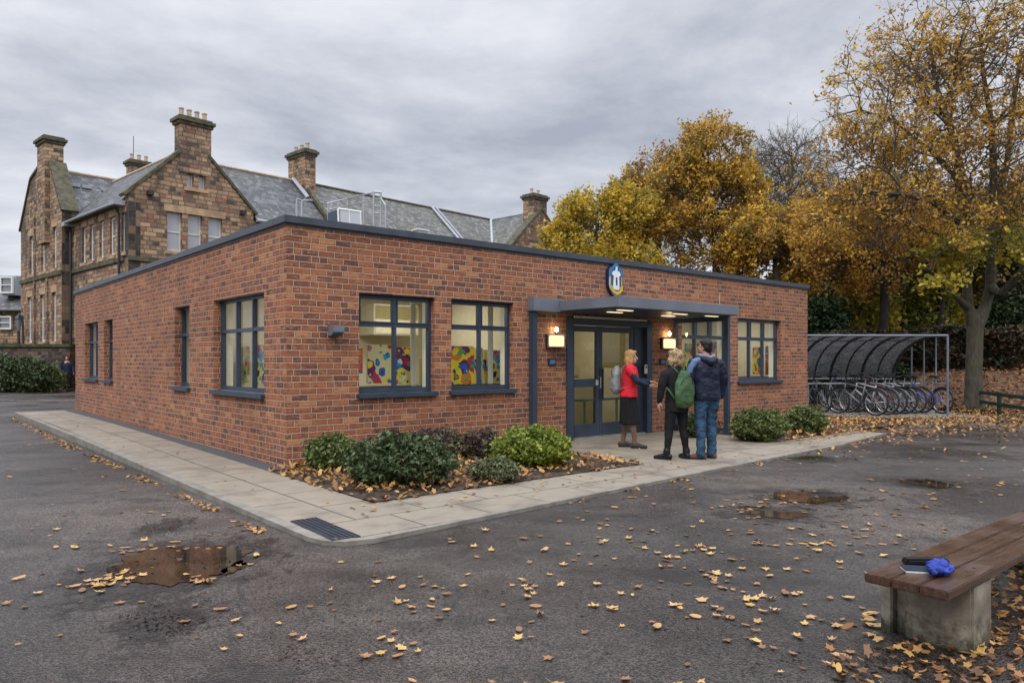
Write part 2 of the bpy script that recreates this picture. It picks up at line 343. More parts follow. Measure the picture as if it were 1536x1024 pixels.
def fabric(name, c, rough=.85, var=.2, sc=40, b2=.3):
    b = B(name); n = b.noise(sc, 4); n2 = b.noise(6.0, 4)
    cc = b.mix(b.ss(n2, .3, .7), [q*(1-var) for q in c], [q*(1+var) for q in c])
    b.bsdf(cc, rough, b.bump(b.m('ADD', n, b.m('MULTIPLY', n2, 3.0)), b2, .006), spec=.25); return b.mat
MT['skin'] = fabric('skin', (.52, .29, .21), .5, .06, 20, .1)
MT['tights'] = fabric('sheer_tights', (.17, .095, .065), .5, .1)
MT['red_knit'] = fabric('red_knit', (.55, .02, .03)); MT['navy_cloth'] = fabric('navy_cloth', (.016, .024, .045)); MT['black_cloth'] = fabric('black_cloth', (.010, .010, .012))
MT['denim'] = fabric('blue_denim', (.028, .065, .115), .9, .5, 60, .4); MT['grey_bag'] = fabric('grey_canvas', (.22, .22, .235), .8, .25); MT['green_bag'] = fabric('green_canvas', (.052, .105, .045), .65, .25)
MT['steel_blue'] = fabric('steel_blue_cloth', (.095, .155, .28)); MT['lilac_lining'] = fabric('pale_lining', (.19, .21, .29)); MT['crumbs'] = simple('rotten_crumbs', (.035, .022, .015), .8, var=.5); MT['navy_jacket'] = fabric('navy_nylon', (.010, .014, .030), .5, .25); MT['brown_leather'] = fabric('brown_leather', (.13, .05, .028), .45)
MT['black_leather'] = fabric('black_leather', (.012, .012, .013), .4); MT['blond'] = fabric('blond_hair', (.34, .19, .075), .5, .35, 60, .6); MT['blond_pale'] = fabric('curly_blond_hair', (.40, .27, .15), .5, .5, 50, 1.0)
MT['dark_hair'] = fabric('dark_hair', (.016, .012, .010), .5, .3, 60, .5); MT['grey_shoe'] = fabric('grey_suede', (.05, .043, .04)); MT['white_cloth'] = fabric('white_shoe', (.6, .6, .58)); MT['blue_cloth'] = fabric('bright_blue_cloth', (.035, .06, .32), .7, .3, 40, .5)
MT['tyre'] = simple('tyre_rubber', (.014, .014, .015), .7); MT['chrome'] = simple('bright_alloy', (.40, .41, .43), .35, .7)
MT['lbl'] = simple('pale_plastic', (.55, .54, .48), .5)

# ------------------------------------------------------------------ objects
def emp(name, label, cat, loc=(0, 0, 0), rz=0.0, group=None):
    o = bpy.data.objects.new(name, None); COL.objects.link(o)
    o.location = loc; o.rotation_euler = (0, 0, rz); o.empty_display_size = .2
    return tag(o, label, cat, group)
def tag(o, label=None, cat=None, group=None, kind=None):
    if label: o['label'] = label
    if cat: o['category'] = cat
    if group: o['group'] = group
    if kind: o['kind'] = kind
    return o
def obj(name, me, mat, parent=None, loc=None, rz=0.0, smooth=False):
    o = bpy.data.objects.new(name, me); COL.objects.link(o); me.name = name
    mats = mat if isinstance(mat, (list, tuple)) else [mat]
    for mm in mats: me.materials.append(MT[mm] if isinstance(mm, str) else mm)
    if parent: o.parent = parent
    if loc is not None: o.location = loc
    if rz: o.rotation_euler = (0, 0, rz)
    if smooth: me.polygons.foreach_set('use_smooth', [True]*len(me.polygons))
    return o
def npmesh(name, verts, faces, smooth=False):
    verts = np.asarray(verts, dtype=np.float32); faces = np.asarray(faces, dtype=np.int32)
    me = bpy.data.meshes.new(name); M, k = faces.shape
    me.vertices.add(len(verts)); me.vertices.foreach_set('co', verts.ravel())
    me.loops.add(M*k); me.loops.foreach_set('vertex_index', faces.ravel())
    me.polygons.add(M); me.polygons.foreach_set('loop_start', np.arange(0, M*k, k, dtype=np.int32)); me.polygons.foreach_set('loop_total', np.full(M, k, dtype=np.int32))
    if smooth: me.polygons.foreach_set('use_smooth', np.ones(M, dtype=bool))
    me.update(calc_edges=True); me.validate(); return me
class MB:
    def __init__(s, fn=None): s.v = []; s.f = []; s.mi = []; s.fn = fn; s.cm = 0
    def av(s, p):
        if s.fn: p = s.fn(*p)
        s.v.append(tuple(p)); return len(s.v)-1
    def face(s, idx): s.f.append(tuple(idx)); s.mi.append(s.cm)
    def quad(s, *ps): s.face([s.av(p) for p in ps]); return s
    def box(s, x0, y0, z0, x1, y1, z1):
        i = [s.av(p) for p in ((x0, y0, z0), (x1, y0, z0), (x1, y1, z0), (x0, y1, z0), (x0, y0, z1), (x1, y0, z1), (x1, y1, z1), (x0, y1, z1))]
        for f in ((0, 3, 2, 1), (4, 5, 6, 7), (0, 1, 5, 4), (1, 2, 6, 5), (2, 3, 7, 6), (3, 0, 4, 7)): s.face([i[k] for k in f])
        return s
    def prism(s, pts, axis, a0, a1):
        """pts 2-D outline; axis 'x','y','z' extruded from a0 to a1"""
        def mk(p, a): return {'x': (a, p[0], p[1]), 'y': (p[0], a, p[1]), 'z': (p[0], p[1], a)}[axis]
        A = [s.av(mk(p, a0)) for p in pts]; Bq = [s.av(mk(p, a1)) for p in pts]; n = len(pts)
        s.face(A[::-1]); s.face(Bq)
        for i in range(n): s.face((A[i], A[(i+1) % n], Bq[(i+1) % n], Bq[i]))
        return s
    def tube(s, pts, r, n=8, caps=True, closed=False):
        pts = [Vector(p) for p in pts]; rs = r if hasattr(r, '__len__') else [r]*len(pts); rings = []
        N = len(pts); up = None
        for i, p in enumerate(pts):
            if closed: d = pts[(i+1) % N]-pts[i-1]
            else: d = (pts[min(i+1, N-1)]-pts[max(i-1, 0)])
            d = d.normalized() if d.length > 1e-9 else Vector((0, 0, 1))
            if up is None: up = Vector((0, 0, 1)) if abs(d.z) < .9 else Vector((1, 0, 0))
            a = d.cross(up).normalized(); bb = a.cross(d); up = bb
            rings.append([s.av(p + (a*math.cos(t)+bb*math.sin(t))*rs[i]) for t in [2*math.pi*k/n for k in range(n)]])
        for i in range(N if closed else N-1):
            A = rings[i]; Bq = rings[(i+1) % N]
            for k in range(n): s.face((A[k], A[(k+1) % n], Bq[(k+1) % n], Bq[k]))
        if caps and not closed: s.face(rings[0][::-1]); s.face(rings[-1])
        return s
    def lathe(s, prof, c=(0, 0, 0), n=16):
        rings = [[s.av((c[0]+r*math.cos(2*math.pi*k/n), c[1]+r*math.sin(2*math.pi*k/n), c[2]+z)) for k in range(n)] for r, z in prof]
        for i in range(len(prof)-1):
            for k in range(n): s.face((rings[i][k], rings[i][(k+1) % n], rings[i+1][(k+1) % n], rings[i+1][k]))
        s.face(rings[0][::-1]); s.face(rings[-1]); return s
    def ell(s, c, r, n=12, m=8):
        prof = []
        rings = []
        for j in range(m+1):
            th = math.pi*j/m; rr = max(math.sin(th), .02); zz = -math.cos(th)
            rings.append([s.av((c[0]+r[0]*rr*math.cos(2*math.pi*k/n), c[1]+r[1]*rr*math.sin(2*math.pi*k/n), c[2]+r[2]*zz)) for k in range(n)])
        for i in range(m):
            for k in range(n): s.face((rings[i][k], rings[i][(k+1) % n], rings[i+1][(k+1) % n], rings[i+1][k]))
        s.face(rings[0][::-1]); s.face(rings[-1]); return s
    def mesh(s, name, bevel=0.0, fix=True):
        me = bpy.data.meshes.new(name); me.from_pydata(s.v, [], s.f)
        if any(s.mi): me.polygons.foreach_set('material_index', s.mi)
        me.update()
        if fix or bevel:
            bm = bmesh.new(); bm.from_mesh(me)
            if fix: bmesh.ops.recalc_face_normals(bm, faces=bm.faces)
            if bevel: bmesh.ops.bevel(bm, geom=bm.edges[:], offset=bevel, segments=2, affect='EDGES', clamp_overlap=True)
            bm.to_mesh(me); bm.free()
        return me
    def build(s, name, mat, parent=None, loc=None, rz=0.0, bevel=0.0, smooth=False, fix=True):
        return obj(name, s.mesh(name, bevel, fix), mat, parent, loc, rz, smooth)
def evald(o):
    dg = bpy.context.evaluated_depsgraph_get(); dg.update()
    return bpy.data.meshes.new_from_object(o.evaluated_get(dg))
def cut(mb, boxes):
    """solid minus boxes -> mesh"""
    a = bpy.data.objects.new('tmp', mb.mesh('tmp')); COL.objects.link(a)
    c = MB(mb.fn)
    for bx in boxes: c.box(*bx)
    k = bpy.data.objects.new('tmpc', c.mesh('tmpc')); COL.objects.link(k)
    md = a.modifiers.new('b', 'BOOLEAN'); md.operation = 'DIFFERENCE'; md.object = k; md.solver = 'EXACT'
    me = evald(a)
    bpy.data.objects.remove(a); bpy.data.objects.remove(k); return me
# ================================================================== SKY, SUN, CAMERA
SUN_EL, SUN_AZ = R(48), R(200)       # azimuth measured clockwise from +Y
w = B('World', world=True)
dirv = w.tc('Generated'); sx, sy, sz = w.sep(dirv)[:3]
sky = w.add('ShaderNodeTexSky', sky_type='NISHITA'); sky.sun_disc = False; sky.sun_elevation = SUN_EL; sky.sun_rotation = SUN_AZ
zz = w.m('ADD', w.m('MAXIMUM', sz, 0.0), .16)
pl = w.comb(w.m('DIVIDE', sx, zz), w.m('DIVIDE', sy, zz), w.m('MULTIPLY', sz, 1.5))
n1 = w.noise(1.0, 8, .60, pl, .2); n2 = w.noise(.42, 5, .5, w.add('ShaderNodeVectorMath', {0: pl, 1: (3.7, 1.9, 5.0)}, operation='ADD').outputs[0], .3)
cl = w.m('ADD', w.m('MULTIPLY', n1, .62), w.m('MULTIPLY', n2, .38))
ccol = w.ramp(cl, [(.38, (.36, .385, .455)), (.46, (.52, .545, .61)), (.53, (.67, .69, .75)), (.64, (.90, .91, .95))])
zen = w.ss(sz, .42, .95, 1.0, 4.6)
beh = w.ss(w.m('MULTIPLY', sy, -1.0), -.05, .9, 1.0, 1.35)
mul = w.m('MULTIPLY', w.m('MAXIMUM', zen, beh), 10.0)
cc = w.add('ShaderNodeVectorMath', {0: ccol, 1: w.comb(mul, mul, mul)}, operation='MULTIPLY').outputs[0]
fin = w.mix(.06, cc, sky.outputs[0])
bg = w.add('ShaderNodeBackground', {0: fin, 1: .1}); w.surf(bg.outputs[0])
sl = bpy.data.lights.new('sun', 'SUN'); sl.energy = 1.3; sl.angle = R(22); sl.color = (1, .965, .91)
so = bpy.data.objects.new('sun', sl); COL.objects.link(so)
dv = Vector((math.sin(SUN_AZ)*math.cos(SUN_EL), math.cos(SUN_AZ)*math.cos(SUN_EL), math.sin(SUN_EL)))
so.rotation_euler = dv.to_track_quat('Z', 'Y').to_euler()
cam = bpy.data.cameras.new('camera'); co = bpy.data.objects.new('camera', cam); COL.objects.link(co); SC.camera = co
cam.sensor_width = 36; cam.lens = 36*F/1536; cam.shift_y = (HY-512)/1536; cam.clip_end = 2000; cam.clip_start = .1
co.location = (0, 0, EYE); co.rotation_euler = (R(90), 0, 0)
SC.view_settings.view_transform = 'Standard'; SC.view_settings.look = 'None'; SC.view_settings.exposure = 0.22; SC.view_settings.gamma = 1
SC.render.engine = 'CYCLES'

# ================================================================== GROUND
g = MB(); g.quad((-500, -300, -.03), (500, -300, -.03), (500, 900, -.03), (-500, 900, -.03)); tag(g.build('ground', 'grass'), kind='structure')
g = MB(); g.quad((-60, -40, 0), (22, -40, 0), (22, 60, 0), (-60, 60, 0)); tag(g.build('asphalt_yard', 'asphalt'), kind='structure')
# bank rising at the right behind the tree
def bankz(x, y):
    t = max(0, min(1, (y-(23.6+.25*(14-x)))/6.5)); k = max(0, min(1, (x-5)/4)); return (t*t*(3-2*t))*1.15*k + .02*k
bm_v = []; nx_, ny_ = 60, 50
for j in range(ny_):
    for i in range(nx_):
        x = 4+i*1.1; y = 20.5+j*1.0
        if x < 11.9: y = max(y, 24.0 + (11.9-x)*.1) + 0*j
        bm_v.append((x, 20.5+j*1.0, -.02 + bankz(x, 20.5+j*1.0)*1.0 + (.03*math.sin(x*2.1)*math.cos(j*1.3) if bankz(x, 20.5+j) > .05 else 0)))
bf_ = [(j*nx_+i, j*nx_+i+1, (j+1)*nx_+i+1, (j+1)*nx_+i) for j in range(ny_-1) for i in range(nx_-1)]
me = bpy.data.meshes.new('bank'); me.from_pydata(bm_v, [], bf_); me.update(); tag(obj('leafy_bank', me, 'bank', smooth=True), kind='structure')

# paving in the building's frame
pv = MB()
zf, zn = .12, .035
O1 = (-1.30, 13.7); O2 = (-1.36, 5.0); O3 = (-1.38, -3.9); O3b = (-1.25, -4.10); O4 = (2.2, -3.86); O5 = (5.0, -3.62); O6 = (8.0, -3.45); O7 = (10.8, -3.0)
pv.v = []
def zpv(v): return zn + (zf-zn)*max(0, min(1, (v+2.0)/9))
P = lambda u, v: (u, v, zpv(v))
strip = [13.9, 11, 8, 5, 2, -.0, -2.78]
ps_ = MB()
for a, c in zip(strip[:-1], strip[1:]):
    ps_.quad(P(-1.33, a), P(-1.33, c), P(-.28 if c > -1 else -.28, c), P(-.28, a))
pv.quad(*[(u, v, zn) for u, v in ((-1.33, -2.78), (-1.33, -3.65), (-1.31, -3.84), (-1.22, -3.96), (-1.03, -4.065), (4.0, -3.70), (4.0, -2.78))])
pv.quad((4.0, 0, zn), (4.0, -3.70, zn), (8.5, -3.42, zn), (8.5, 0, zn))
pv.quad((8.5, -2.5, zn), (8.5, -3.42, zn), (11.2, -3.1, zn), (11.2, -2.5, zn))
o = pv.build('pavement', 'paving', None, BF(0, 0), ANG); tag(o, kind='structure'); tag(ps_.build('side_pavement', 'paving_side', None, BF(0, 0), ANG), kind='structure')
kb = MB()
ko = [(-1.44, 13.9), (-1.44, 5), (-1.44, -3.70), (-1.40, -3.92), (-1.28, -4.06), (-1.05, -4.125), (4.0, -3.76), (8.5, -3.48), (11.2, -3.15)]
ki = [(-1.33, 13.9), (-1.33, 5), (-1.33, -3.65), (-1.31, -3.84), (-1.22, -3.96), (-1.03, -4.065), (4.0, -3.70), (8.5, -3.42), (11.2, -3.10)]
for k in range(len(ko)-1):
    a, b_, c, d = ko[k], ko[k+1], ki[k+1], ki[k]; za, zb_ = zpv(a[1])+.004, zpv(b_[1])+.004
    kb.quad((a[0], a[1], za), (b_[0], b_[1], zb_), (c[0], c[1], zb_), (d[0], d[1], za)); kb.quad((a[0], a[1], -.02), (b_[0], b_[1], -.02), (b_[0], b_[1], zb_), (a[0], a[1], za))
kb.quad((-1.44, 13.9, -.02), (-1.44, 13.9, zf), (0, 13.9, zf), (0, 13.9, -.02))
tag(kb.build('kerb', 'kerb', None, BF(0, 0), ANG), kind='structure')
sb = MB(); sb.quad((-.275, -.02, .05), (0, -.02, .05), (0, 13.9, .13), (-.275, 13.9, .13)); tag(sb.build('gravel_margin', 'gravel', None, BF(0, 0), ANG), kind='structure')
def bedmesh(u0, v0, u1, v1, amp=.05, n=26):
    vs = []; fs = []
    for j in range(n+1):
        for i in range(n+1):
            u = u0+(u1-u0)*i/n; v = v0+(v1-v0)*j/n; e = min(i, n-i, j, n-j)/4
            vs.append((u, v, -.01 if (i == n and u > 12) else .03+min(1, e)*amp*(.6+.8*mnoise.noise(Vector((u*2, v*2, 0))))+.012))
    for j in range(n):
        for i in range(n): fs.append((j*(n+1)+i, j*(n+1)+i+1, (j+1)*(n+1)+i+1, (j+1)*(n+1)+i))
    me = bpy.data.meshes.new('bed'); me.from_pydata(vs, [], fs); me.update(); return me
BED1 = (-.27, -2.77, 3.99, -.01); BED2 = (8.52, -2.48, 13.9, -.01)
for q in (BED1, BED2): tag(obj('planting_bed', bedmesh(*q), 'soil', None, BF(0, 0), ANG, True), kind='structure')
# road line, far kerb
tag(MB().quad((-30, 27.2, .004), (-16.5, 27.6, .004), (-16.5, 27.72, .004), (-30, 27.34, .004)).build('road_marking', 'line'), kind='structure')
tag(MB().box(-40, 34.9, -.02, -21.3, 35.05, .10).build('far_kerb', 'kerb'), kind='structure')
tag(MB().quad((-40, 35.05, .09), (-21.3, 35.05, .09), (-21.3, 36, .09), (-40, 36, .09)).build('verge', 'soil'), kind='structure')

# puddles
def blobpoly(rx, ry, n=64, seed=0, rough=.35):
    pts = []
    for k in range(n):
        t = 2*math.pi*k/n
        r = 1 + rough*mnoise.fractal(Vector((math.cos(t)*1.5+seed*7.3, math.sin(t)*1.5, seed)), .6, 2.2, 5)
        pts.append((rx*r*math.cos(t), ry*r*math.sin(t)))
    return pts
def puddle_at(px, py, wpx, hpx, seed, rz=0.0, label=None, wetk=1.5):
    c = G(px, py); rx = wpx/2*c.y/F; ry = (G(px, py-hpx/2).y - G(px, py+hpx/2).y)/2
    m_ = MB(); i = [m_.av((x, y, 0)) for x, y in blobpoly(rx, ry, 72, seed)]; m_.face(i)
    o = m_.build('puddle', 'puddle', None, (c.x, c.y, .008), rz); tag(o, kind='structure')
    return c, rx, ry
def damp_at(px, py, wpx, hpx, rz=0.0):
    c = G(px, py); rx = wpx/2*c.y/F; ry = (G(px, py-hpx/2).y - G(px, py+hpx/2).y)/2
    m_ = MB(); m_.quad((-1, -1, 0), (1, -1, 0), (1, 1, 0), (-1, 1, 0))
    o = m_.build('damp_asphalt', 'wet', None, (c.x, c.y, .004), rz); o.scale = (rx, ry, 1); tag(o, kind='structure')
P1 = puddle_at(272, 845, 190, 58, 1.3); damp_at(262, 850, 370, 125)
puddle_at(352, 852, 26, 20, 8.0); 
puddle_at(1208, 745, 118, 17, 2.1); puddle_at(1165, 772, 84, 11, 3.4, R(-4)); puddle_at(1388, 725, 62, 12, 4.2); puddle_at(1212, 687, 62, 5, 5.1)
puddle_at(1125, 762, 40, 5, 6.1)
damp_at(1208, 746, 230, 36); damp_at(1155, 770, 240, 34); damp_at(1388, 725, 120, 22); damp_at(1215, 688, 130, 14)
damp_at(245, 790, 90, 40); damp_at(258, 930, 200, 80)

# drain grate in the pavement's corner
gr = emp('drain_grate', 'ribbed dark metal drain grate set in the corner of the paving', 'drain', BF(-1.31+.11, -3.52, zn+.006), ANG+R(-3))
m_ = MB().box(-.125, -.46, -.02, -.115, .46, .004).box(.115, -.46, -.02, .125, .46, .004).box(-.115, -.46, -.02, .115, -.45, .004).box(-.115, .45, -.02, .115, .46, .004)
m_.build('grate_frame', 'coping', gr)
m_ = MB()
for k in range(5): m_.box(-.105+k*.045, -.45, -.015, -.080+k*.045, .45, .003)
m_.build('grate_bar', 'metal_dark', gr)
MB().box(-.114, -.449, -.02, .114, .449, -.003).build('grate_well', 'dark', gr)

# ================================================================== BRICK BUILDING
HB, LU, LV, TH = 3.34, 14.07, 14.08, .30
bld = emp('brick_building', 'single-storey red brick school building with flat roof and slate blue windows', 'building', BF(0, 0), ANG)
WZ0, WZ1 = 1.02, 2.47
wins_f = [(U(538.5), U(652)), (U(677), U(770)), (U(1023), U(1094)), (U(1107), U(1171))]
door = (5.27, 7.70, 2.27)
wins_l = [(V(396), V(320)), (V(284.5), V(262)), (V(169), V(156)), (V(147), V(127))]
def gridwall(m_, a0, a1, z0, z1, th, ops, fn):
    """wall in plane d=0..th with openings (a0,a1,z0,z1)"""
    A = sorted(set([a0, a1]+[o[0] for o in ops]+[o[1] for o in ops])); Zs = sorted(set([z0, z1]+[o[2] for o in ops]+[o[3] for o in ops]))
    def q(*ps): m_.face([m_.av(fn(*p)) for p in ps])
    for i in range(len(A)-1):
        for j in range(len(Zs)-1):
            ca, cz = (A[i]+A[i+1])/2, (Zs[j]+Zs[j+1])/2
            if any(o[0] < ca < o[1] and o[2] < cz < o[3] for o in ops): continue
            q((A[i], 0, Zs[j]), (A[i+1], 0, Zs[j]), (A[i+1], 0, Zs[j+1]), (A[i], 0, Zs[j+1]))
            q((A[i], th, Zs[j]), (A[i], th, Zs[j+1]), (A[i+1], th, Zs[j+1]), (A[i+1], th, Zs[j]))
    for o in ops:
        x0, x1, y0, y1 = o
        q((x0, 0, y0), (x0, 0, y1), (x0, th, y1), (x0, th, y0)); q((x1, 0, y0), (x1, th, y0), (x1, th, y1), (x1, 0, y1))
        q((x0, 0, y1), (x1, 0, y1), (x1, th, y1), (x0, th, y1)); q((x0, 0, y0), (x0, th, y0), (x1, th, y0), (x1, 0, y0))
ffn = lambda a, d, z: (a, d, z)
lfn = lambda a, d, z: (d, a, z)
m_ = MB(); ops = [(a, b_, WZ0-.06, WZ1) for a, b_ in wins_f]+[(door[0], door[1], 0, door[2])]
gridwall(m_, 0, LU, 0, HB, TH, ops, ffn); fw = m_.build('wall', 'brick', bld, fix=False)
m_ = MB(); gridwall(m_, 0, LV, 0, HB, TH, [(a, b_, WZ0-.06, WZ1) for a, b_ in wins_l], lfn); m_.build('wall', 'brick', bld, fix=False)
MB().box(.01, LV-.3, 0, LU, LV, HB-.003).build('wall', 'brick', bld)
MB().box(LU-.3, .003, 0, LU-.002, LV-.3, HB-.003).build('wall', 'brick', bld)
MB().box(.28, .28, 3.0, LU-.28, LV-.28, 3.2).build('roof', 'flatroof', bld)
cp = MB()
for (a, b_, c, d) in ((-.045, -.045, LU+.045, .34), (-.045, LV-.34, LU+.045, LV+.045), (-.045, .34, .34, LV-.34), (LU-.34, .34, LU+.045, LV-.34)): cp.box(a, b_, HB, c, d, HB+.10)
cp.build('roof_coping', 'coping', bld, bevel=.006)
dl = MB()
dl.box(-.012, -.012, HB-.028, LU+.012, .0, HB-.001).box(-.012, 0, HB-.028, 0, LV, HB-.001)
dl.build('drip_edge', 'metal_dark', bld)
# plinth line on left
def window(a0, a1, z0, z1, fn, ncol, transom=.30, rec=.10, deepsill=True, casement=True):
    m_ = MB(fn); w_ = .055; d0, d1 = rec, rec+.07
    m_.box(a0, d0, z0, a0+w_, d1, z1); m_.box(a1-w_, d0, z0, a1, d1, z1)
    m_.box(a0+w_, d0, z1-w_, a1-w_, d1, z1); m_.box(a0+w_, d0, z0, a1-w_, d1, z0+w_+.01)
    zt = z1-(z1-z0)*transom
    m_.box(a0+w_, d0-.004, zt-.028, a1-w_, d1-.004, zt+.028)
    step = (a1-a0-2*w_)/ncol
    for k in range(1, ncol):
        x = a0+w_+k*step; m_.box(x-.026, d0-.008, z0+w_+.01, x+.026, d1-.008, z1-w_)
    if casement:
        for k in range(ncol):
            x0 = a0+w_+k*step+(.026 if k else 0); x1 = a0+w_+(k+1)*step-(.026 if k < ncol-1 else 0); i_ = .022
            for (q0, q1, h0, h1) in ((x0, x0+i_, zt+.028, z1-w_), (x1-i_, x1, zt+.028, z1-w_), (x0+i_, x1-i_, zt+.028, zt+.028+i_), (x0+i_, x1-i_, z1-w_-i_, z1-w_)):
                m_.box(q0, d0-.018, h0, q1, d1-.02, h1)
    fr = m_.build('window', 'metal', bld, bevel=.004)
    p = MB(fn); p.quad((a0+w_, d0+.04, z0+w_), (a1-w_, d0+.04, z0+w_), (a1-w_, d0+.04, z1-w_), (a0+w_, d0+.04, z1-w_)); p.build('pane', 'glass', fr, fix=False)
    s_ = MB(fn); s_.box(a0-.04, -.055, z0-.055, a1+.04, d0+.02, z0-.006); s_.box(a0-.04, -.063, z0-.070, a1+.04, -.050, z0-.012); s_.build('sill', 'metal', fr, bevel=.005)
    r_ = MB(fn); r_.box(a0, .12, z0-.058, a1, .32, z0-.004).box(a0+.001, d1+.002, z0, a0+.02, .314, z1).box(a1-.02, d1+.002, z0, a1-.001, .314, z1).box(a0+.02, d1+.002, z1-.02, a1-.02, .314, z1-.001); r_.build('inner_reveal', 'ceiling', fr)
    h_ = MB(fn); h_.box(a0-.0, .02, z1-.012, a1, .11, z1-.001); h_.build('lintel', 'metal_dark', fr)
    return fr
for k, (a, b_) in enumerate(wins_f): window(a, b_, WZ0, WZ1, ffn, (2, 2, 3, 3)[k], (.31, .31, .33, .33)[k])
for k, (a, b_) in enumerate(wins_l): window(a, b_, WZ0, WZ1, lfn, (3, 1, 1, 2)[k], .35, rec=.12, casement=False)
# door set
D0, D1, DZ = door
m_ = MB(); m_.box(D0, -.03, 0, D0+.17, .17, DZ).box(D1-.17, -.03, 0, D1, .17, DZ).box(D0+.17, -.03, DZ-.12, D1-.17, .17, DZ)
df = m_.build('door_frame', 'metal', bld, bevel=.006)
MB().box(D0+.17, -.05, DZ-.0, D1-.2, -.034, DZ+.035).build('lit_line_trim', 'lbl', df)  # pale strip above the doors, a lit line put into its colour
def leaf(x0, x1, y, midrail=True, name='door'):
    z0, z1 = .07, DZ-.13; m_ = MB()
    m_.box(x0, y, z0, x0+.09, y+.05, z1).box(x1-.09, y, z0, x1, y+.05, z1).box(x0+.09, y, z1-.11, x1-.09, y+.05, z1).box(x0+.09, y, z0, x1-.09, y+.05, z0+.24)
    if midrail: m_.box(x0+.09, y, 1.0, x1-.09, y+.05, 1.15)
    d_ = m_.build(name, 'metal', bld, bevel=.004)
    MB().quad((x0+.09, y+.025, z0+.24), (x1-.09, y+.025, z0+.24), (x1-.09, y+.025, z1-.11), (x0+.09, y+.025, z1-.11)).build('pane', 'glass_door', d_, fix=False)
    return d_
d1_ = leaf(D0+.18, U(902), .05); d2_ = leaf(U(902)+.01, U(954), .06, False)
m_ = MB().tube([(U(902)-.05, .02, 1.18), (U(902)-.05, -.03, 1.18), (U(902)-.05, -.03, .98), (U(902)-.05, .02, .98)], .011); m_.build('handle', 'galv', d1_)
MB().box(U(902)-.10, .035, 1.03, U(902)-.04, .052, 1.13).build('lock_plate', 'lbl', d1_)
MB().box(U(902)+.04, .0, .75, U(902)+.07, .03, 1.35).build('handle', 'black_iron', d2_)
MB().box(U(954)+.01, .05, .05, D1-.17, .13, DZ-.12).build('side_panel', 'metal_dark', bld)
MB().box(D0+.18, .0, .02, D1-.18, .28, .055).build('threshold', 'galv', bld)
# canopy: fascia box with soffit and strip lights
CU0, CU1, CP, CZ0, CZ1 = 4.95, 8.50, 1.50, 2.365, 2.545
m_ = MB().box(CU0, -CP, CZ0, CU1, 0, CZ1); can = m_.build('canopy', 'canopy', bld, bevel=.008)
MB().box(CU0+.06, -CP+.06, CZ0-.012, CU1-.06, -.02, CZ0+.01).build('soffit', 'metal', can)
MB().box(4.33, -.17, CZ0-.02, CU0+.04, -.001, CZ1+.035).build('canopy_bracket', 'canopy', can, bevel=.006)
sp = MB()
for (a, b_) in ((5.35, -1.2), (5.6, -.75), (6.9, -1.2), (7.9, -1.2), (7.2, -.7)): sp.box(a, b_, CZ0-.022, a+.36, b_+.07, CZ0-.010)
sp.build('strip_light', 'strip', can)
MB().box(4.36, -.10, .03, 4.48, -.003, CZ0-.02).build('downpipe', 'metal', bld, bevel=.01)
# glazed side screen under the canopy
scx = 8.42
m_ = MB().box(scx, -1.30, .03, scx+.09, -1.20, CZ0).box(scx, -.06, .03, scx+.09, -.003, CZ0).box(scx+.01, -1.20, CZ0-.10, scx+.08, -.06, CZ0-.003).box(scx+.01, -1.20, .10, scx+.08, -.06, .17)
scr = m_.build('side_screen', 'metal', bld, bevel=.005)
MB().quad((scx+.045, -1.2, .17), (scx+.045, -.06, .17), (scx+.045, -.06, CZ0-.1), (scx+.045, -1.2, CZ0-.1)).build('pane', 'glass', scr, fix=False)
# expansion joint above the right windows
MB().box(U(1079), -.004, 2.62, U(1079)+.012, -.001, 2.98).build('expansion_joint', 'white_paint', bld)

# interior: floor, ceiling, partitions
it = MB().box(.30, .30, .0, LU-.3, LV-.3, .03); it.build('floor_slab', 'vinyl', bld)
MB().box(.30, .30, 2.78, LU-.3, LV-.3, 2.86).build('ceiling_slab', 'ceiling', bld)
m_ = MB(); m_.box(.305, 3.2, .03, LU-.31, 3.3, 2.78); m_.box(4.35, .305, .03, 4.45, 3.2, 2.78); m_.box(8.45, .305, .03, 8.55, 3.2, 2.78); m_.box(3.6, 3.3, .03, 3.7, LV-.31, 2.78); m_.box(.305, 8.0, .03, 3.6, 8.1, 2.78)
m_.build('partition', 'plaster', bld)
m_ = MB(); gridwall(m_, .301, LU-.302, .03, 2.78, .011, [(a, b_, WZ0-.06, WZ1) for a, b_ in wins_f]+[(door[0], door[1], .03, door[2])], lambda a, d, z: (a, .302+d, z)); m_.build('wall_lining', 'plaster', bld)
m_ = MB(); gridwall(m_, .315, LV-.302, .03, 2.78, .011, [(a, b_, WZ0-.06, WZ1) for a, b_ in wins_l], lambda a, d, z: (.302+d, a, z)); m_.build('wall_lining', 'plaster', bld)
MB().box(LU-.32, .32, .03, LU-.302, 3.2, 2.78).build('wall_lining', 'plaster', bld)
for (x, y, what) in ((1.6, 1.5, 'behind the big front window'), (3.2, 1.5, 'behind the yellow paintings'), (5.8, 1.4, 'just inside the entrance doors'), (7.2, 2.0, 'deeper in the entrance lobby'), (10.0, 1.4, 'behind the screened window'), (12.3, 1.4, 'behind the three-light front window'), (1.8, 5.2, 'behind the slim side window'), (1.8, 10.5, 'behind the far side windows')):
    c_ = emp('ceiling_light', 'lit ceiling panel '+what, 'ceiling light', BF(x, y, 2.78), ANG, 'ceiling lights inside the brick building')
    MB().box(-.42, -.42, -.03, .42, .42, -.001).build('frame', 'white_paint', c_)
    k_ = MB().quad((-.38, -.38, -.034), (-.38, .38, -.034), (.38, .38, -.034), (.38, -.38, -.034)).build('diffuser', 'panel_light', c_, fix=False)
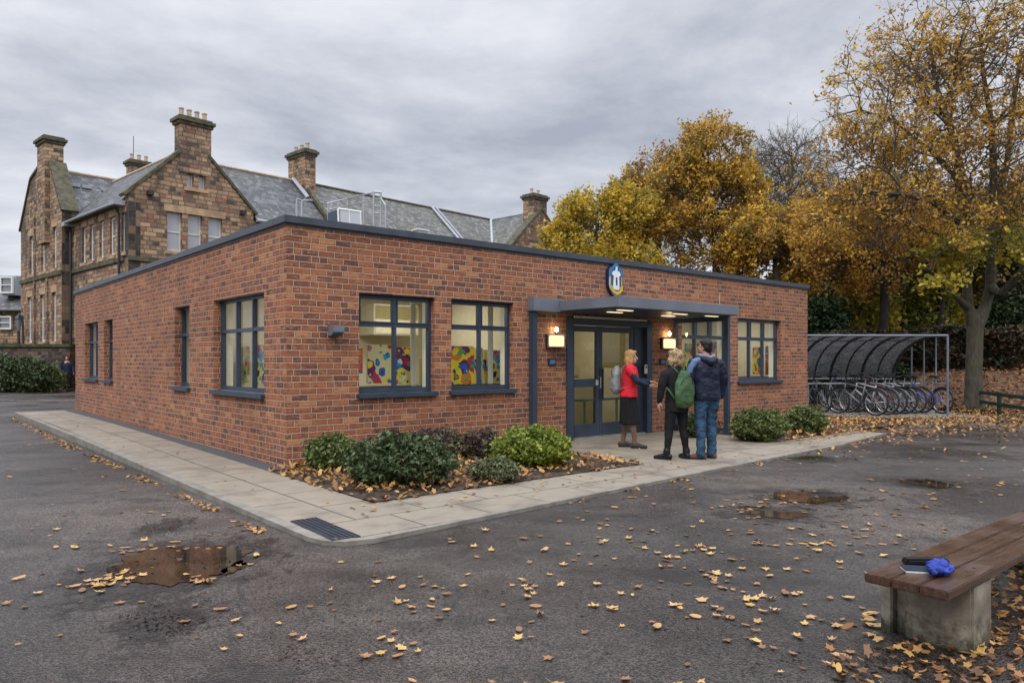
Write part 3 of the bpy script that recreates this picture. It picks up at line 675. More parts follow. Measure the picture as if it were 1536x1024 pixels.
# shelf / wall cabinets in the art room
def thing_box(name, label, cat, u, v, z, build, group=None, rz=0.0):
    e_ = emp(name, label, cat, BF(u, v, z), ANG+rz, group); build(e_); return e_
def cab(w_, h_, d_, tall):
    def f(e_):
        MB().box(0, 0, 0, w_, d_, h_).build('body', 'cabinet', e_, bevel=.01)
        MB().box(.03, -.012, h_*tall, w_-.03, -.001, h_-.03).build('door', 'cabinet_top', e_)
        MB().box(.03, -.014, .03, w_-.03, -.002, h_*tall-.03).build('door', 'cabinet', e_)
    return f
v_ = 2.55
for (x0, x1, y0, y1, lb) in ((561, 628, 455, 502, 'pale wall cupboard seen through the left front window'), (694, 742, 459, 503, 'pale wall cupboard with a yellow poster seen through the second front window')):
    u0, u1 = U(x0, v_), U(x1, v_); za, zb = Z(y1, u0, v_), Z(y0, u0, v_); thing_box('wall_cupboard', lb, 'cupboard', u0, v_, za, cab(u1-u0, min(zb-za, 2.74-za), .6, .52))
pu0, pu1 = U(697, 2.5), U(717, 2.5)
e_ = emp('poster', 'yellow poster with dark brush strokes on the wall cupboard', 'poster', BF(pu0, 2.52, Z(501, pu0, 2.5)), ANG)
pw, ph = pu1-pu0, 27*14/F
MB().box(0, 0, 0, pw, .012, ph).build('sheet', simple('poster_yellow', (.75, .52, .02), .6), e_)
m_ = MB()
random.seed(3)
for k in range(7):
    x = pw*(.1+.12*k); z0 = ph*random.uniform(.35, .5); m_.box(x, -.004, z0, x+.016, -.001, ph*random.uniform(.75, .92))
    if k % 2: m_.box(x, -.004, ph*.6, min(pw, x+.07), -.0012, ph*.6+.014)
m_.build('brush_strokes', 'dark', e_)
def art(label, mat, u0, u1, v, z0, z1, lean=.0, side='f'):
    e_ = emp('painting', label, 'painting', BF(u0, v, z0), ANG if side == 'f' else ANG-math.pi/2, 'paintings shown in the windows')
    w_, h_ = (u1-u0, z1-z0)
    m_ = MB(); i = [m_.av(p) for p in ((0, 0, 0), (w_, 0, 0), (w_, lean, h_), (0, lean, h_), (0, .015, 0), (w_, .015, 0), (w_, lean+.015, h_), (0, lean+.015, h_))]
    for f_ in ((0, 1, 2, 3), (4, 7, 6, 5), (0, 4, 5, 1), (3, 2, 6, 7), (0, 3, 7, 4), (1, 5, 6, 2)): m_.face([i[k] for k in f_])
    m_.build('board', mat, e_)
    m2 = MB().box(-.012, lean*.5+.016, 0, w_+.012, lean*.5+.03, h_*1.01); m2.build('backing', 'cabinet', e_)
vv = .62
def artf(px0, px1, py0, py1, mat, lb, v=vv): 
    a, b_ = U(px0, v), U(px1, v); art(lb, mat, a, b_, v, Z(py1, a, v), Z(py0, a, v))
artf(552, 588, 517, 575, 'art1', 'cream painting of dark red and blue blobs in the left front window')
artf(590, 621, 520, 576, 'art2', 'lemon painting with purple splashes beside the mullion of the left front window')
artf(534, 544, 522, 560, 'art6', 'sliver of a red painting at the left edge of the left front window', .5)
artf(676, 711, 519, 577, 'art3', 'bright yellow painting with red blobs in the second front window')
artf(712, 724, 522, 577, 'art4', 'narrow pale painting next to the mullion of the second front window', .66)
artf(725, 750, 525, 577, 'art4', 'blue and yellow painting right of the mullion in the second front window')
artf(1028, 1054, 515, 566, 'art5', 'bold painting with a green shape in the window behind the man')
artf(1061, 1076, 512, 545, 'art6', 'small red painting in the window behind the man')
artf(1130, 1146, 521, 561, 'art3', 'yellow painting with a dark blue figure in the right-hand window')
artf(1149, 1156, 519, 562, 'art6', 'orange and red painting at the right of the right-hand window')
def artl(px0, px1, py0, py1, mat, lb, u=.62):
    v0, v1 = V(px0, u), V(px1, u)   # px0 < px1 -> v0 > v1
    z0, z1 = Z(py1, u, v0), Z(py0, u, v0); art(lb, mat, 0, v0-v1, 0, z0, z1, side='l'); e_ = [o for o in COL.objects if o.name.startswith('painting')]
    ob_ = bpy.data.objects.get(LAST[0]); 
LAST = ['']
def artl(px0, px1, py0, py1, mat, lb, u=.62):
    v0, v1 = V(px0, u), V(px1, u); z0, z1 = Z(py1, u, v0), Z(py0, u, v0)
    e_ = emp('painting', lb, 'painting', BF(u, v0, z0), ANG-math.pi/2, 'paintings shown in the windows')
    MB().box(0, 0, 0, v0-v1, .015, z1-z0).build('board', mat, e_); MB().box(-.012, .016, 0, v0-v1+.012, .03, (z1-z0)*1.01).build('backing', 'cabinet', e_)
artl(354, 373, 520, 573, 'art5', 'yellow painting with dark strokes in the large side window')
artl(379, 396, 518, 575, 'art4', 'painting with blue rings at the right of the large side window', .70)
for (u_, v_, w_, lb) in ((2.28, .50, .10, 'pale curtain at the right edge of the left front window'), (3.86, .50, .12, 'pale curtain at the right edge of the second front window'), (10.95, .5, .28, 'pale curtain at the left of the right-hand front window')):
    e_ = emp('curtain', lb, 'curtain', BF(u_, v_, .9), ANG, 'curtains behind the front windows'); m_ = MB(); n_ = 14
    for i in range(n_): x0, x1 = w_*i/n_, w_*(i+1)/n_; y0, y1 = .02*math.sin(i*1.9), .02*math.sin((i+1)*1.9); m_.quad((x0, y0, 0), (x1, y1, 0), (x1, y1, 1.7), (x0, y0, 1.7))
    m_.build('cloth', 'ceiling', e_, fix=False); MB().tube([(-.03, 0, 1.71), (w_+.03, 0, 1.71)], .012, 6).build('rod', 'galv', e_)
for k, (u_, v_, h_, lb) in enumerate(((1.25, 2.2, 1.3, 'tall grey storage unit in the room behind the left front window'), (3.7, 2.0, 1.5, 'tall dark storage unit in the room behind the second front window'), (12.2, 2.4, 1.6, 'tall storage unit behind the right-hand front window'), (9.4, 2.2, 1.9, 'wooden shelving behind the window screened by the man'))):
    e_ = emp('storage_unit', lb, 'storage unit', BF(u_, v_, .03), ANG); MB().box(0, 0, 0, .5, .4, h_).build('body', ('cabinet', 'cabinet_top', 'cabinet', 'wood')[k], e_, bevel=.01)
    m_ = MB()
    for q in range(3): m_.box(.03, -.008, .08+q*h_/3, .47, -.001, (q+1)*h_/3-.02)
    m_.build('drawer', 'cabinet_top', e_)
# low tables beneath the paintings
for (u0, u1, v0, v1, lb) in ((1.05, 4.1, .45, .95, 'dark low shelf under the paintings of the two left front windows'), (8.8, 13.0, .45, .95, 'dark low shelf under the paintings of the right-hand windows')):
    e_ = emp('window_shelf', lb, 'shelf', BF(u0, v0, .03), ANG)
    MB().box(0, 0, 1.0, u1-u0, v1-v0, 1.06).build('top', 'dark', e_)
    for x in (.05, (u1-u0)/2, u1-u0-.1): MB().box(x, .05, 0, x+.05, v1-v0-.05, 1.0).build('leg', 'dark', e_)
# lobby things: blue rail, desk, coats
e_ = emp('lobby_rail', 'low pale blue rail inside the entrance doors', 'rail', BF(6.4, 1.1, .03), ANG)
MB().box(0, 0, .62, 2.0, .05, .67).build('rail', 'blue_rail', e_)
for x in (0, .5, 1.0, 1.5, 1.95): MB().box(x, .005, 0, x+.04, .045, .62).build('post', 'blue_rail', e_)
e_ = emp('lobby_cabinet', 'cream cabinet at the back of the lobby with a dark printer on it', 'cabinet', BF(6.75, 2.2, .03), ANG)
MB().box(0, 0, 0, 1.6, .5, 1.05).build('body', 'cabinet', e_, bevel=.01); MB().box(.02, .46, .0, 1.58, .49, 1.1).build('back_panel', 'cabinet_top', e_)
e_ = emp('printer', 'dark office machine on the lobby cabinet seen through the door glass', 'printer', BF(7.15, 2.3, 1.08), ANG)
MB().box(0, 0, 0, .55, .35, .3).build('body', 'dark', e_, bevel=.02); MB().box(.05, -.08, .1, .5, 0, .13).build('tray', 'cabinet', e_); MB().tube([(.7, .2, 0), (.7, .2, .35), (.82, .2, .42)], .03).build('arm', 'dark', e_)
e_ = emp('noticeboard', 'olive noticeboard on the lobby back wall', 'noticeboard', BF(8.43, 2.2, 1.35), ANG-math.pi/2)
MB().box(0, 0, 0, 1.1, .03, 1.1).build('board', 'cabinet_top', e_); MB().box(-.04, -.01, 1.1, 1.14, .035, 1.14).build('frame', 'galv', e_)

# wall lamps
def walllamp(u, lb):
    e_ = emp('wall_lamp', lb, 'wall lamp', BF(u, 0, 1.84), ANG, 'lit lamps either side of the entrance')
    MB().box(-.19, -.05, -.12, .19, -.002, .12).build('back_plate', 'black_iron', e_, bevel=.004)
    MB().box(-.165, -.13, -.095, .165, -.052, .095).build('lamp_shade', 'lamp_glow', e_, bevel=.015)
    MB().box(-.18, -.14, .096, .18, -.05, .108).build('frame', 'lbl', e_); MB().box(-.18, -.14, -.108, .18, -.05, -.096).build('frame', 'lbl', e_)
    MB().ell((0, -.09, .20), (.026, .026, .048)).build('bulb', 'bulb', e_, smooth=True)
    MB().lathe([(.025, .1), (.025, .15)], (0, -.09, 0), 10).build('bulb_holder', 'black_iron', e_)
walllamp(U(829.5), 'lit wall lamp on the brick left of the doors, above a keypad')
walllamp(U(999), 'lit wall lamp on the brick right of the doors, behind the visitors')
def keypad(u, z, lb):
    e_ = emp('entry_keypad', lb, 'keypad', BF(u, 0, z), ANG, 'door entry panels')
    MB().box(-.10, -.03, -.065, .10, -.002, .065).build('case', 'black_iron', e_, bevel=.006); MB().box(-.065, -.035, -.035, .065, -.0305, .035).build('screen', 'steel_blue', e_)
keypad(U(827), 1.47, 'dark door entry panel with blue screen under the left wall lamp'); keypad(U(993), 1.47, 'dark door entry panel under the right wall lamp')
e_ = emp('card_reader', 'small cream card reader on the right door jamb', 'card reader', BF(U(965)+.02, -.03, 1.32), ANG)
MB().box(-.04, -.03, -.09, .04, -.001, .09).build('case', 'lbl', e_, bevel=.006); MB().box(-.022, -.034, .02, .022, -.0302, .06).build('indicator', 'dark', e_)
# small unlit wedge light near the corner
e_ = emp('wall_light', 'small unlit slate grey wedge light on the brick near the corner', 'wall lamp', BF(U(500), 0, Z(496, U(500), 0)), ANG)
m_ = MB().prism([(-.002, -.075), (-.10, -.075), (-.17, -.02), (-.17, .06), (-.002, .075)], 'x', -.085, .085); m_.build('housing', 'canopy', e_, bevel=.006)
MB().box(-.07, -.15, -.071, .07, -.02, -.066).build('lens', 'dark', e_)

# crest
cu = U(919); cz = 2.70
crest = emp('school_crest', 'blue and white shield crest with a yellow ribbon on the brick above the canopy', 'crest', BF(cu, 0, cz), ANG)
W_, H_ = .20, .63
def sc_(pts, kx=1, kz=1, dz=0): return [(x*W_*kx, (z*kz+dz)*H_) for x, z in pts]
shield = [(0, 0), (.45, .08), (.85, .22), (1, .34), (1, .82), (.78, .90), (.45, .93), (.22, 1.0), (-.22, 1.0), (-.45, .93), (-.78, .90), (-1, .82), (-1, .34), (-.85, .22), (-.45, .08)]
MB().prism(sc_(shield), 'y', -.07, -.002).build('shield_plate', simple('crest_navy', (.008, .02, .055), .35), crest)
MB().prism([(x*.91, z*.955+.014) for x, z in sc_(shield)], 'y', -.078, -.0705).build('shield_border', simple('crest_white', (.62, .66, .66), .35), crest)
MB().prism([(x*.74, z*.87+.04) for x, z in sc_(shield)], 'y', -.083, -.0785).build('shield_field', simple('crest_blue', (.012, .07, .20), .35), crest)
m_ = MB()
for s_ in (-1, 1): m_.prism(sc_([(s_*.98, .60), (s_*.72, .66), (s_*.45, .80), (s_*.30, .93), (s_*.60, .91), (s_*.95, .84)]), 'y', -.089, -.0835)
m_.prism(sc_([(-.28, .86), (.28, .86), (.34, .95), (.15, 1.03), (-.15, 1.03), (-.34, .95)]), 'y', -.095, -.0835)
m_.build('mantling', simple('crest_sky_blue', (.025, .15, .30), .35), crest)
m_ = MB(); m_.prism(sc_([(-.42, .26), (-.30, .22), (.30, .22), (.42, .26), (.36, .62), (.62, .68), (.40, .78), (.15, .80), (.10, .92), (-.10, .92), (-.15, .80), (-.40, .78), (-.62, .68), (-.36, .62)]), 'y', -.101, -.0835)
m_.build('figure', simple('crest_figure_white', (.72, .75, .78), .35), crest)
MB().prism(sc_([(-.09, .36), (.09, .36), (.09, .60), (-.09, .60)]), 'y', -.105, -.1015).build('figure_slot', 'navy_cloth', crest)
m_ = MB()
for s_ in (-1, 1): m_.prism(sc_([(s_*.86, .22), (s_*.80, .36), (s_*.50, .30), (s_*.40, .20), (s_*.0, .17), (s_*0, .07), (s_*.42, .11)]), 'y', -.112, -.1055 if False else -.102)
m_.build('ribbon', simple('crest_yellow', (.62, .40, .03), .4), crest)
m_ = MB()
for s_ in (-1, 1): m_.box(s_*.80*W_-.012, -.088, .36*H_, s_*.80*W_+.012, -.0835, .62*H_)
m_.build('side_band', simple('crest_gold', (.55, .42, .12), .4), crest)

# rooftop guard rails and roof light
def onroof(px, py, v):
    u = U(px, v); return u, Z(py, u, v)
zr = 3.2
e_ = emp('roof_guard_rail', 'thin grey guard rail with a tall access hoop on the flat roof', 'guard rail', BF(0, 0, zr), ANG)
m_ = MB()
v1_ = 4.0; v2_ = 5.2
def rp(px, py, v): u, z = onroof(px, py, v); return (u, v, z-zr)
for (a, b_, v) in ((560.5, 288, v1_), (571, 288.5, v1_)): q = rp(a, b_, v); m_.tube([(q[0], q[1], 0), q], .022, 6)
m_.tube([rp(560.5, 288, v1_), rp(571, 288.5, v1_)], .022, 6)
for yy in (298, 309, 320): m_.tube([rp(560.5, yy, v1_), rp(571, yy, v1_)], .014, 6)
for (a, b_) in ((492, 305), (507, 301.5), (521, 298), (545, 292.5)): q = rp(a, b_, v2_); m_.tube([(q[0], q[1], 0), q], .018, 6)
m_.tube([rp(490, 305.5, v2_), rp(521, 298, v2_), rp(560, 289, v1_)], .018, 6); m_.tube([rp(490, 315, v2_), rp(521, 308.5, v2_), rp(560, 301, v1_)], .015, 6)
m_.tube([rp(571, 297, v1_), rp(578.5, 308, 3.4)], .016, 6); q = rp(578.5, 308, 3.4); m_.tube([(q[0], q[1], 0), q], .018, 6)
m_.build('rail', 'galv', e_)
m_ = MB()
for a in (445, 452.5): q = rp(a, 298 if a < 450 else 301, v1_); m_.tube([(q[0], q[1], 0), q], .02, 6)
m_.tube([rp(445, 298, v1_), rp(452.5, 301, v1_), rp(463, 300.5, v1_+.6)], .018, 6)
o_ = m_.build('rail', 'galv', e_)
us = U(513, 3.2); z0_ = zr
e_ = emp('roof_light', 'small glazed roof light with white frames on the flat roof', 'roof light', BF(us, 3.2, zr), ANG)
hz_ = Z(313, us, 3.2)-zr
MB().prism([(0, 0), (.55, 0), (.55, hz_), (.12, hz_)], 'x', -.02, .46).build('upstand', 'metal', e_)
m_ = MB()
for x in (-.03, .205, .44): m_.tube([(x, -.02, .0), (x, .10, hz_+.01)], .022, 4)
m_.tube([(-.03, .10, hz_+.01), (.46, .10, hz_+.01)], .022, 4); m_.build('frame', 'white_paint', e_)
MB().quad((0, -.03, 0), (.44, -.03, 0), (.44, .09, hz_), (0, .09, hz_)).build('pane', 'blindglass', e_, fix=False)
e_ = emp('roof_vent', 'low pale vent cowl on the flat roof', 'vent', BF(U(627, 3.0), 3.0, zr), ANG)
hh = Z(342.5, U(627, 3), 3)-zr
MB().box(0, 0, 0, .22, .2, hh-.04).build('body', 'galv', e_); MB().box(-.02, -.02, hh-.03, .26, .22, hh).build('cap', 'white_paint', e_)

# ================================================================== OLD STONE BUILDING
old = emp('stone_school_building', 'large Victorian sandstone school with slate roofs, gables and tall chimneys behind the brick building', 'building', (OX, OY, 0), ANG2)
GW = 5.98; EV = 8.9; RG = 11.75
# wing G front gable
mpx = GW/2
gw_boxes = []
gf = MB().prism([(0, 0), (GW, 0), (GW, EV+.1), (mpx+.5, RG+.25-.5), (mpx-.5, RG+.25-.5), (0, EV+.1)], 'y', 0, .45)
fwin = [(250.8, 273.4, 319, 379), (281.7, 303.5, 322, 383), (312.5, 333.6, 326, 386)]
def opn(px0, px1, py0, py1, v=0.0, z=None):
    a, b_ = U2(px0, v), U2(px1, v); return a, b_, Z2(py1, a, v), Z2(py0, a, v)
fo = [opn(*q) for q in fwin]; fo = [(a, b_, 6.62, 8.45) for a, b_, _, _ in fo]
at_ = [opn(280, 291, 255, 281), opn(298, 309, 258, 284)]; at_ = [(a, b_, 9.72, 10.55) for a, b_, _, _ in at_]
obj('wall', cut(gf, [(a, -.3, c, b_, .30, d) for a, b_, c, d in fo+at_]), 'stone', old)
def oldwin(a, b_, z0, z1, fn, glassm='oldglass', d=.20, bars=1, w_=.06):
    m_ = MB(fn); m_.box(a, d, z0, a+w_, d+.06, z1).box(b_-w_, d, z0, b_, d+.06, z1).box(a+w_, d, z1-w_, b_-w_, d+.06, z1).box(a+w_, d, z0, b_-w_, d+.06, z0+w_+.02)
    if bars: m_.box(a+w_, d-.01, (z0+z1)/2-.03, b_-w_, d+.05, (z0+z1)/2+.03)
    f_ = m_.build('window', 'white_paint', old)
    MB(fn).quad((a+w_, d+.03, z0+w_), (b_-w_, d+.03, z0+w_), (b_-w_, d+.03, z1-w_), (a+w_, d+.03, z1-w_)).build('pane', glassm, f_, fix=False)
    s_ = MB(fn); s_.box(a-.12, -.08, z0-.16, b_+.12, .2, z0-.005); s_.build('sill', 'stone_trim', f_)
    l_ = MB(fn); l_.box(a-.15, -.02, z1+.004, b_+.15, .2, z1+.34); l_.build('lintel', 'stone_trim', f_)
for a, b_, c, d in fo: oldwin(a, b_, c, d, ffn, 'blindglass')
for a, b_, c, d in at_: oldwin(a, b_, c, d, ffn, 'blindglass', bars=0, w_=.05)
m_ = MB().box(fo[0][0]-.3, -.03, 8.8, fo[2][1]+.35, -.002, 9.05)
m_ = MB().box(-.03, -.10, 6.0, GW+.03, -.003, 6.2); m_.build('string_course', 'mossy', old)
# coping of gable G
def coping(pts, axis, a0, a1, t=.14, mat='mossy'):
    m_ = MB()
    for p, q in zip(pts[:-1], pts[1:]):
        d = Vector((q[0]-p[0], q[1]-p[1])).normalized(); n = Vector((-d.y, d.x))*t
        if n.y < 0: n = -n
        m_.prism([(p[0], p[1]), (q[0], q[1]), (q[0]+n.x, q[1]+n.y), (p[0]+n.x, p[1]+n.y)], axis, a0, a1)
    m_.build('gable_coping', mat, old)
coping([(-.15, EV-.02), (mpx-.6, RG-.36)], 'y', -.07, .55); coping([(GW+.15, EV-.02), (mpx+.6, RG-.36)], 'y', -.07, .55)
def chimney(x0, y0, x1, y1, z0, z1, pots, along='x'):
    c_ = MB().box(x0, y0, z0, x1, y1, z1-.35).build('chimney', 'stone', old)
    MB().box(x0-.08, y0-.08, z1-.35, x1+.08, y1+.08, z1-.2).box(x0-.16, y0-.16, z1-.2, x1+.16, y1+.16, z1-.05).box(x0-.05, y0-.05, z1-.05, x1+.05, y1+.05, z1+.05).build('chimney_cap', 'mossy', c_)
    for k in range(pots):
        t = (k+.5)/pots
        x = x0+(x1-x0)*t if along == 'x' else (x0+x1)/2; y = (y0+y1)/2 if along == 'x' else y0+(y1-y0)*t
        MB().lathe([(.13, 0), (.11, .08), (.10, .34), (.125, .37), (.125, .42), (.07, .42), (.07, .3)], (x, y, z1+.04), 10).build('chimney_pot', 'pot', c_, smooth=False)
chimney(2.28, -.03, 3.78, .60, 10.4, 13.05, 4)
# G side wall
GV = 7.9
so_ = []
for (a, b_) in ((123, 128.5), (134.5, 140.5), (149.5, 155.5), (164.5, 172), (182, 188)):
    v0, v1 = V2(b_), V2(a); so_.append((v0, v1, 6.4, 8.2))
gs = MB().box(0, .45, 0, .45, GV+2, EV-.15)
obj('wall', cut(gs, [(-.3, v0, c, .35, v1, d) for v0, v1, c, d in so_]), 'stone', old)
for v0, v1, c, d in so_: oldwin(v0, v1, c, d, lfn, w_=.10, d=.10)
MB().box(-.10, .45, 6.0, -.003, GV, 6.2).build('string_course', 'mossy', old)
MB().box(-.012, .0, 0, -.002, .42, EV-.2).box(-.01, -.012, 0, .5, -.002, EV-.2).build('quoins', 'quoin', old)
# L wing gable wall
LS = -.45; LW0, LW1 = GV, GV+7.6
lo_ = []
for (a, b_) in ((44, 50.5), (61.5, 68), (79, 84.5)): v0, v1 = V2(b_, LS), V2(a, LS); lo_.append((v0, v1, 6.35, 8.55))
for (a, b_) in ((41, 47.5), (60, 67), (78, 84)): v0, v1 = V2(b_, LS), V2(a, LS); lo_.append((v0, v1, 2.5, 5.1))
lg = MB().prism([(LW0, 0), (LW1, 0), (LW1, 9.15), (LW1-2.1, 11.75), (LW0+3.0, 12.35), (LW0+2.0, 12.1), (LW0, 9.3)], 'x', LS, LS+.5)
obj('wall', cut(lg, [(LS-.3, v0, c, LS+.36, v1, d) for v0, v1, c, d in lo_]), 'stone', old)
lfn2 = lambda a, d, z: (LS+d, a, z)
for v0, v1, c, d in lo_: oldwin(v0, v1, c, d, lfn2, w_=.11, d=.12)
MB().box(LS-.10, LW0-.02, 5.95, LS-.003, LW1, 6.15).build('string_course', 'mossy', old)
MB().box(LS+.004, LW0-.012, 0, .55, LW0-.002, 9.2).build('quoins', 'quoin', old)
for (a, c) in ((LW0+2.25, LW0+2.45), (LW0+4.6, LW0+4.8)): MB().box(LS-.09, a, .0, LS-.003, c, 9.6 if a > LW0+3 else 5.9).build('buttress_strip', 'stone', old)
coping([(LW0-.1, 9.2), (LW0+2.0, 12.1)], 'x', LS-.08, LS+.75); coping([(LW1+.1, 9.05), (LW1-2.1, 11.75)], 'x', LS-.08, LS+.75); coping([(LW1-2.1, 11.75), (LW0+3.3, 12.3)], 'x', LS-.08, LS+.75)
chimney(LS-.25, LW0+2.0, LS+.65, LW0+3.35, 7.8, 13.5, 0, 'y')
chimney(5.3, 14.6, 6.6, 15.3, 9.5, 14.3, 3)
# roofs (solid prisms)
def roofprism(axis, lo, mid, hi, ze, zr_, a0, a1, mat='slate'):
    m_ = MB().prism([(lo, ze), (hi, ze), (mid, zr_)], axis, a0, a1); return m_.build('roof', mat, old)
rG = roofprism('y', -.35, mpx, GW+.3, EV-.35, RG, .40, GV+3.0)
rL = roofprism('x', LW0-.25, LW0+3.0, LW1+.2, EV-.35, 11.95, LS+.4, 11)
rM = roofprism('x', -.1, 3.6, 7.3, EV-.3, 12.0, 6.15, 10.7)
MB().prism([(.5, 9.15), (6.7, 9.15), (3.6, 12.0)], 'x', 3.5, 6.14).build('roof', 'slate', old)
rM2 = roofprism('x', -.1, 3.6, 7.3, EV-.3, 12.0, 10.9, 27, 'slate_moss')
rR = roofprism('y', 23.3, 26.9, 30.5, EV-.3, 12.0, -1.0, 5, 'slate_moss')
def line(name, pts, r, mat, n=6, par=None): return MB().tube(pts, r, n).build(name, mat, par or old)
line('ridge_tiles', [(3.6, 3.6, 12.03), (10.7, 3.6, 12.03)], .09, 'pot', par=rM); line('ridge_tiles', [(10.9, 3.6, 12.03), (26.9, 3.6, 12.03)], .09, 'mossy', par=rM2)
line('ridge_tiles', [(mpx, .5, RG+.03), (mpx, GV+3, RG+.03)], .09, 'pot', par=rG); line('ridge_tiles', [(LS+.5, LW0+3, 11.98), (11, LW0+3, 11.98)], .09, 'pot', par=rL)
line('ridge_tiles', [(26.9, -1, 12.03), (26.9, 3.6, 12.03)], .09, 'lead', par=rR)
# valley leads, skews
coping([(-.15, EV-.25), (3.5, 12.05)], 'x', 10.68, 10.92, .2)
line('lead_valley', [(23.4, 0, 8.75), (26.85, 3.55, 12.0)], .12, 'lead', par=rR)
line('roof_pipe', [(21.0, .0, 8.85), (21.0, 3.5, 12.08)], .09, 'lead', par=rM2); line('roof_pipe', [(21.4, .0, 8.85), (21.4, 3.5, 12.08)], .06, 'lead', par=rM2)
line('lead_flashing', [(10.3, 1.9, 10.75), (10.3, 3.5, 12.1)], .12, 'lead', par=rM); MB().box(10.2, 2.0, 10.6, 11.4, 2.65, 10.75).build('lead_apron', 'lead', rM)
chimney(U2(464, 2.6)-.25, 2.65, U2(464, 2.6)+.45, 4.5, 10, 13.75, 3, 'y')
chimney(26.2, -1.3, 27.6, -.3, 9.5, 13.15, 2)
# R gable wall, M wall, back walls
MB().prism([(23.5, 0), (30.3, 0), (30.3, EV-.1), (26.9, 12.15), (23.5, EV-.1)], 'y', -1.45, -1.0).build('wall', 'stone', old)
coping([(23.35, EV-.1), (26.9, 12.1)], 'y', -1.5, -.85); coping([(30.45, EV-.1), (26.9, 12.1)], 'y', -1.5, -.85)
MB().box(GW, .1, 0, 23.5, .5, EV-.3).build('wall', 'stone', old); MB().box(23.5, -1.0, 0, 23.9, .1, EV-.3).build('wall', 'stone', old)
MB().box(GW-.1, .45, 0, GW, 9, EV-.2).build('wall', 'stone', old)
# gutters, drainpipes
line('gutter', [(-.42, .5, EV-.32), (-.42, GV-.1, EV-.32)], .055, 'lead', 8); line('gutter', [(GW+.1, -.18, EV-.3), (11, -.18, EV-.3)], .09, 'lead', 8)
line('drainpipe', [(-.4, .7, EV-.3), (-.15, .75, EV-.75), (-.12, .75, 0)], .06, 'black_iron', 8); line('drainpipe', [(-.35, GV-.35, EV-.3), (-.12, GV-.3, EV-.8), (-.12, GV-.3, 0)], .07, 'black_iron', 8)
MB().box(-.55, .25, EV-.42, -.05, .8, EV-.2).build('hopper', 'lead', old); MB().box(-.5, GV-.55, EV-.5, 0, GV-.1, EV-.3).build('hopper', 'lead', old)
for (x, z) in ((U2(224), 9.15), (U2(363), 8.9)): MB().box(x-.12, -.25, z-.1, x+.12, -.002, z+.1).build('floodlight', 'black_iron', old)
for k, px_ in enumerate((113, 131, 159)):
    v = LW0+2.2; du = U2(px_, v)-.3; z = 8.55+(11.95-8.55)*(v-(LW0-.25))/3.25
    MB().box(du, v-.16, z-.08, du+.5, v+.1, z+.10).build('roof_ventilator', 'lead', rL)
line('aerial', [(5.6, 14.9, 14.2), (5.6, 14.9, 15.9)], .02, 'black_iron', 5)

# ================================================================== BOUNDARY WALL, COTTAGE, LAMP
bw = emp('boundary_wall', 'old stone boundary wall with a grassy top behind the far shrub', 'wall', (-38, 36, 0))
MB().box(0, 0, 0, 16.3, .45, 2.1).build('masonry', masonry('rubble_wall', .16, .34, [(0, (.04, .032, .027)), (.3, (.10, .07, .05)), (.6, (.16, .11, .075)), (.85, (.12, .055, .04))], (.07, .055, .04), .02, split=.4, rowjit=.7, mott=.8, edge=.007), bw)
MB().box(-.05, -.08, 2.1, 16.35, .53, 2.3).build('grassy_top', simple('grassy_top', (.055, .06, .022), .95, var=.5, sc=5, bump=.8, bsc=20), bw, bevel=.05)
MB().box(-.2, 1.0, 0, 16.1, 30, 2.15).build('raised_lawn', 'grass', bw)
ct = emp('slate_roofed_house', 'low stone house with a slate roof and dormer window at the far left', 'house', (-42, 48, 0))
MB().box(0, 0, 0, 10.6, 6, 4.8).build('wall', 'stone', ct)
rf_ = MB().prism([(-.3, 4.7), (6.3, 4.7), (3, 7.35)], 'x', -.2, 10.8).build('roof', 'slate', ct)
line('gutter', [(-.2, -.35, 4.72), (10.8, -.35, 4.72)], .1, 'black_iron', 6, ct)
def ctwin(px0, px1, py0, py1, yy, tilt=0):
    a = at(px0, 48+yy, py1); b_ = at(px1, 48+yy, py0); x0, x1, z0, z1 = a.x+42, b_.x+42, a.z, b_.z
    m_ = MB().box(x0, yy-.1, z0, x0+.09, yy+.1, z1).box(x1-.09, yy-.1, z0, x1, yy+.1, z1).box(x0+.09, yy-.1, z1-.09, x1-.09, yy+.1, z1).box(x0+.09, yy-.1, z0, x1-.09, yy+.1, z0+.1).box(x0+.09, yy-.1, (z0+z1)/2-.03, x1-.09, yy+.08, (z0+z1)/2+.03)
    f_ = m_.build('window', 'white_paint', ct); MB().quad((x0+.09, yy, z0+.1), (x1-.09, yy, z0+.1), (x1-.09, yy, z1-.09), (x0+.09, yy, z1-.09)).build('pane', 'oldglass', f_, fix=False)
    return x0, x1, z0, z1
q = ctwin(1, 20, 415, 440, .2); MB().box(q[0]-.1, .32, q[2]-.1, q[1]+.1, 2.2, q[3]+.05).build('dormer', 'lead', ct); ctwin(-2, 18, 474, 494, -.12)
MB().box(9.2, -.8, 0, 10.6, -.0, 2.6).build('porch', 'dark', ct)
lp = emp('street_lamp', 'black lantern on a short post behind the boundary wall', 'street lamp', at(28, 39))
lz = lambda y: at(28, 39, y).z
MB().tube([(0, 0, 0), (0, 0, lz(492))], .06, 8).build('post', 'black_iron', lp); MB().lathe([(.08, lz(496)), (.17, lz(478)), (.03, lz(473))], (0, 0, 0), 6).build('lantern', 'oldglass', lp)
MB().lathe([(.22, lz(478)), (.2, lz(477)), (.05, lz(472)), (.02, lz(470))], (0, 0, 0), 6).build('lantern_cap', 'black_iron', lp); MB().tube([(0, 0, lz(470)), (.2, 0, lz(474)), (.25, 0, lz(515))], .05, 6).build('bracket', 'black_iron', lp)
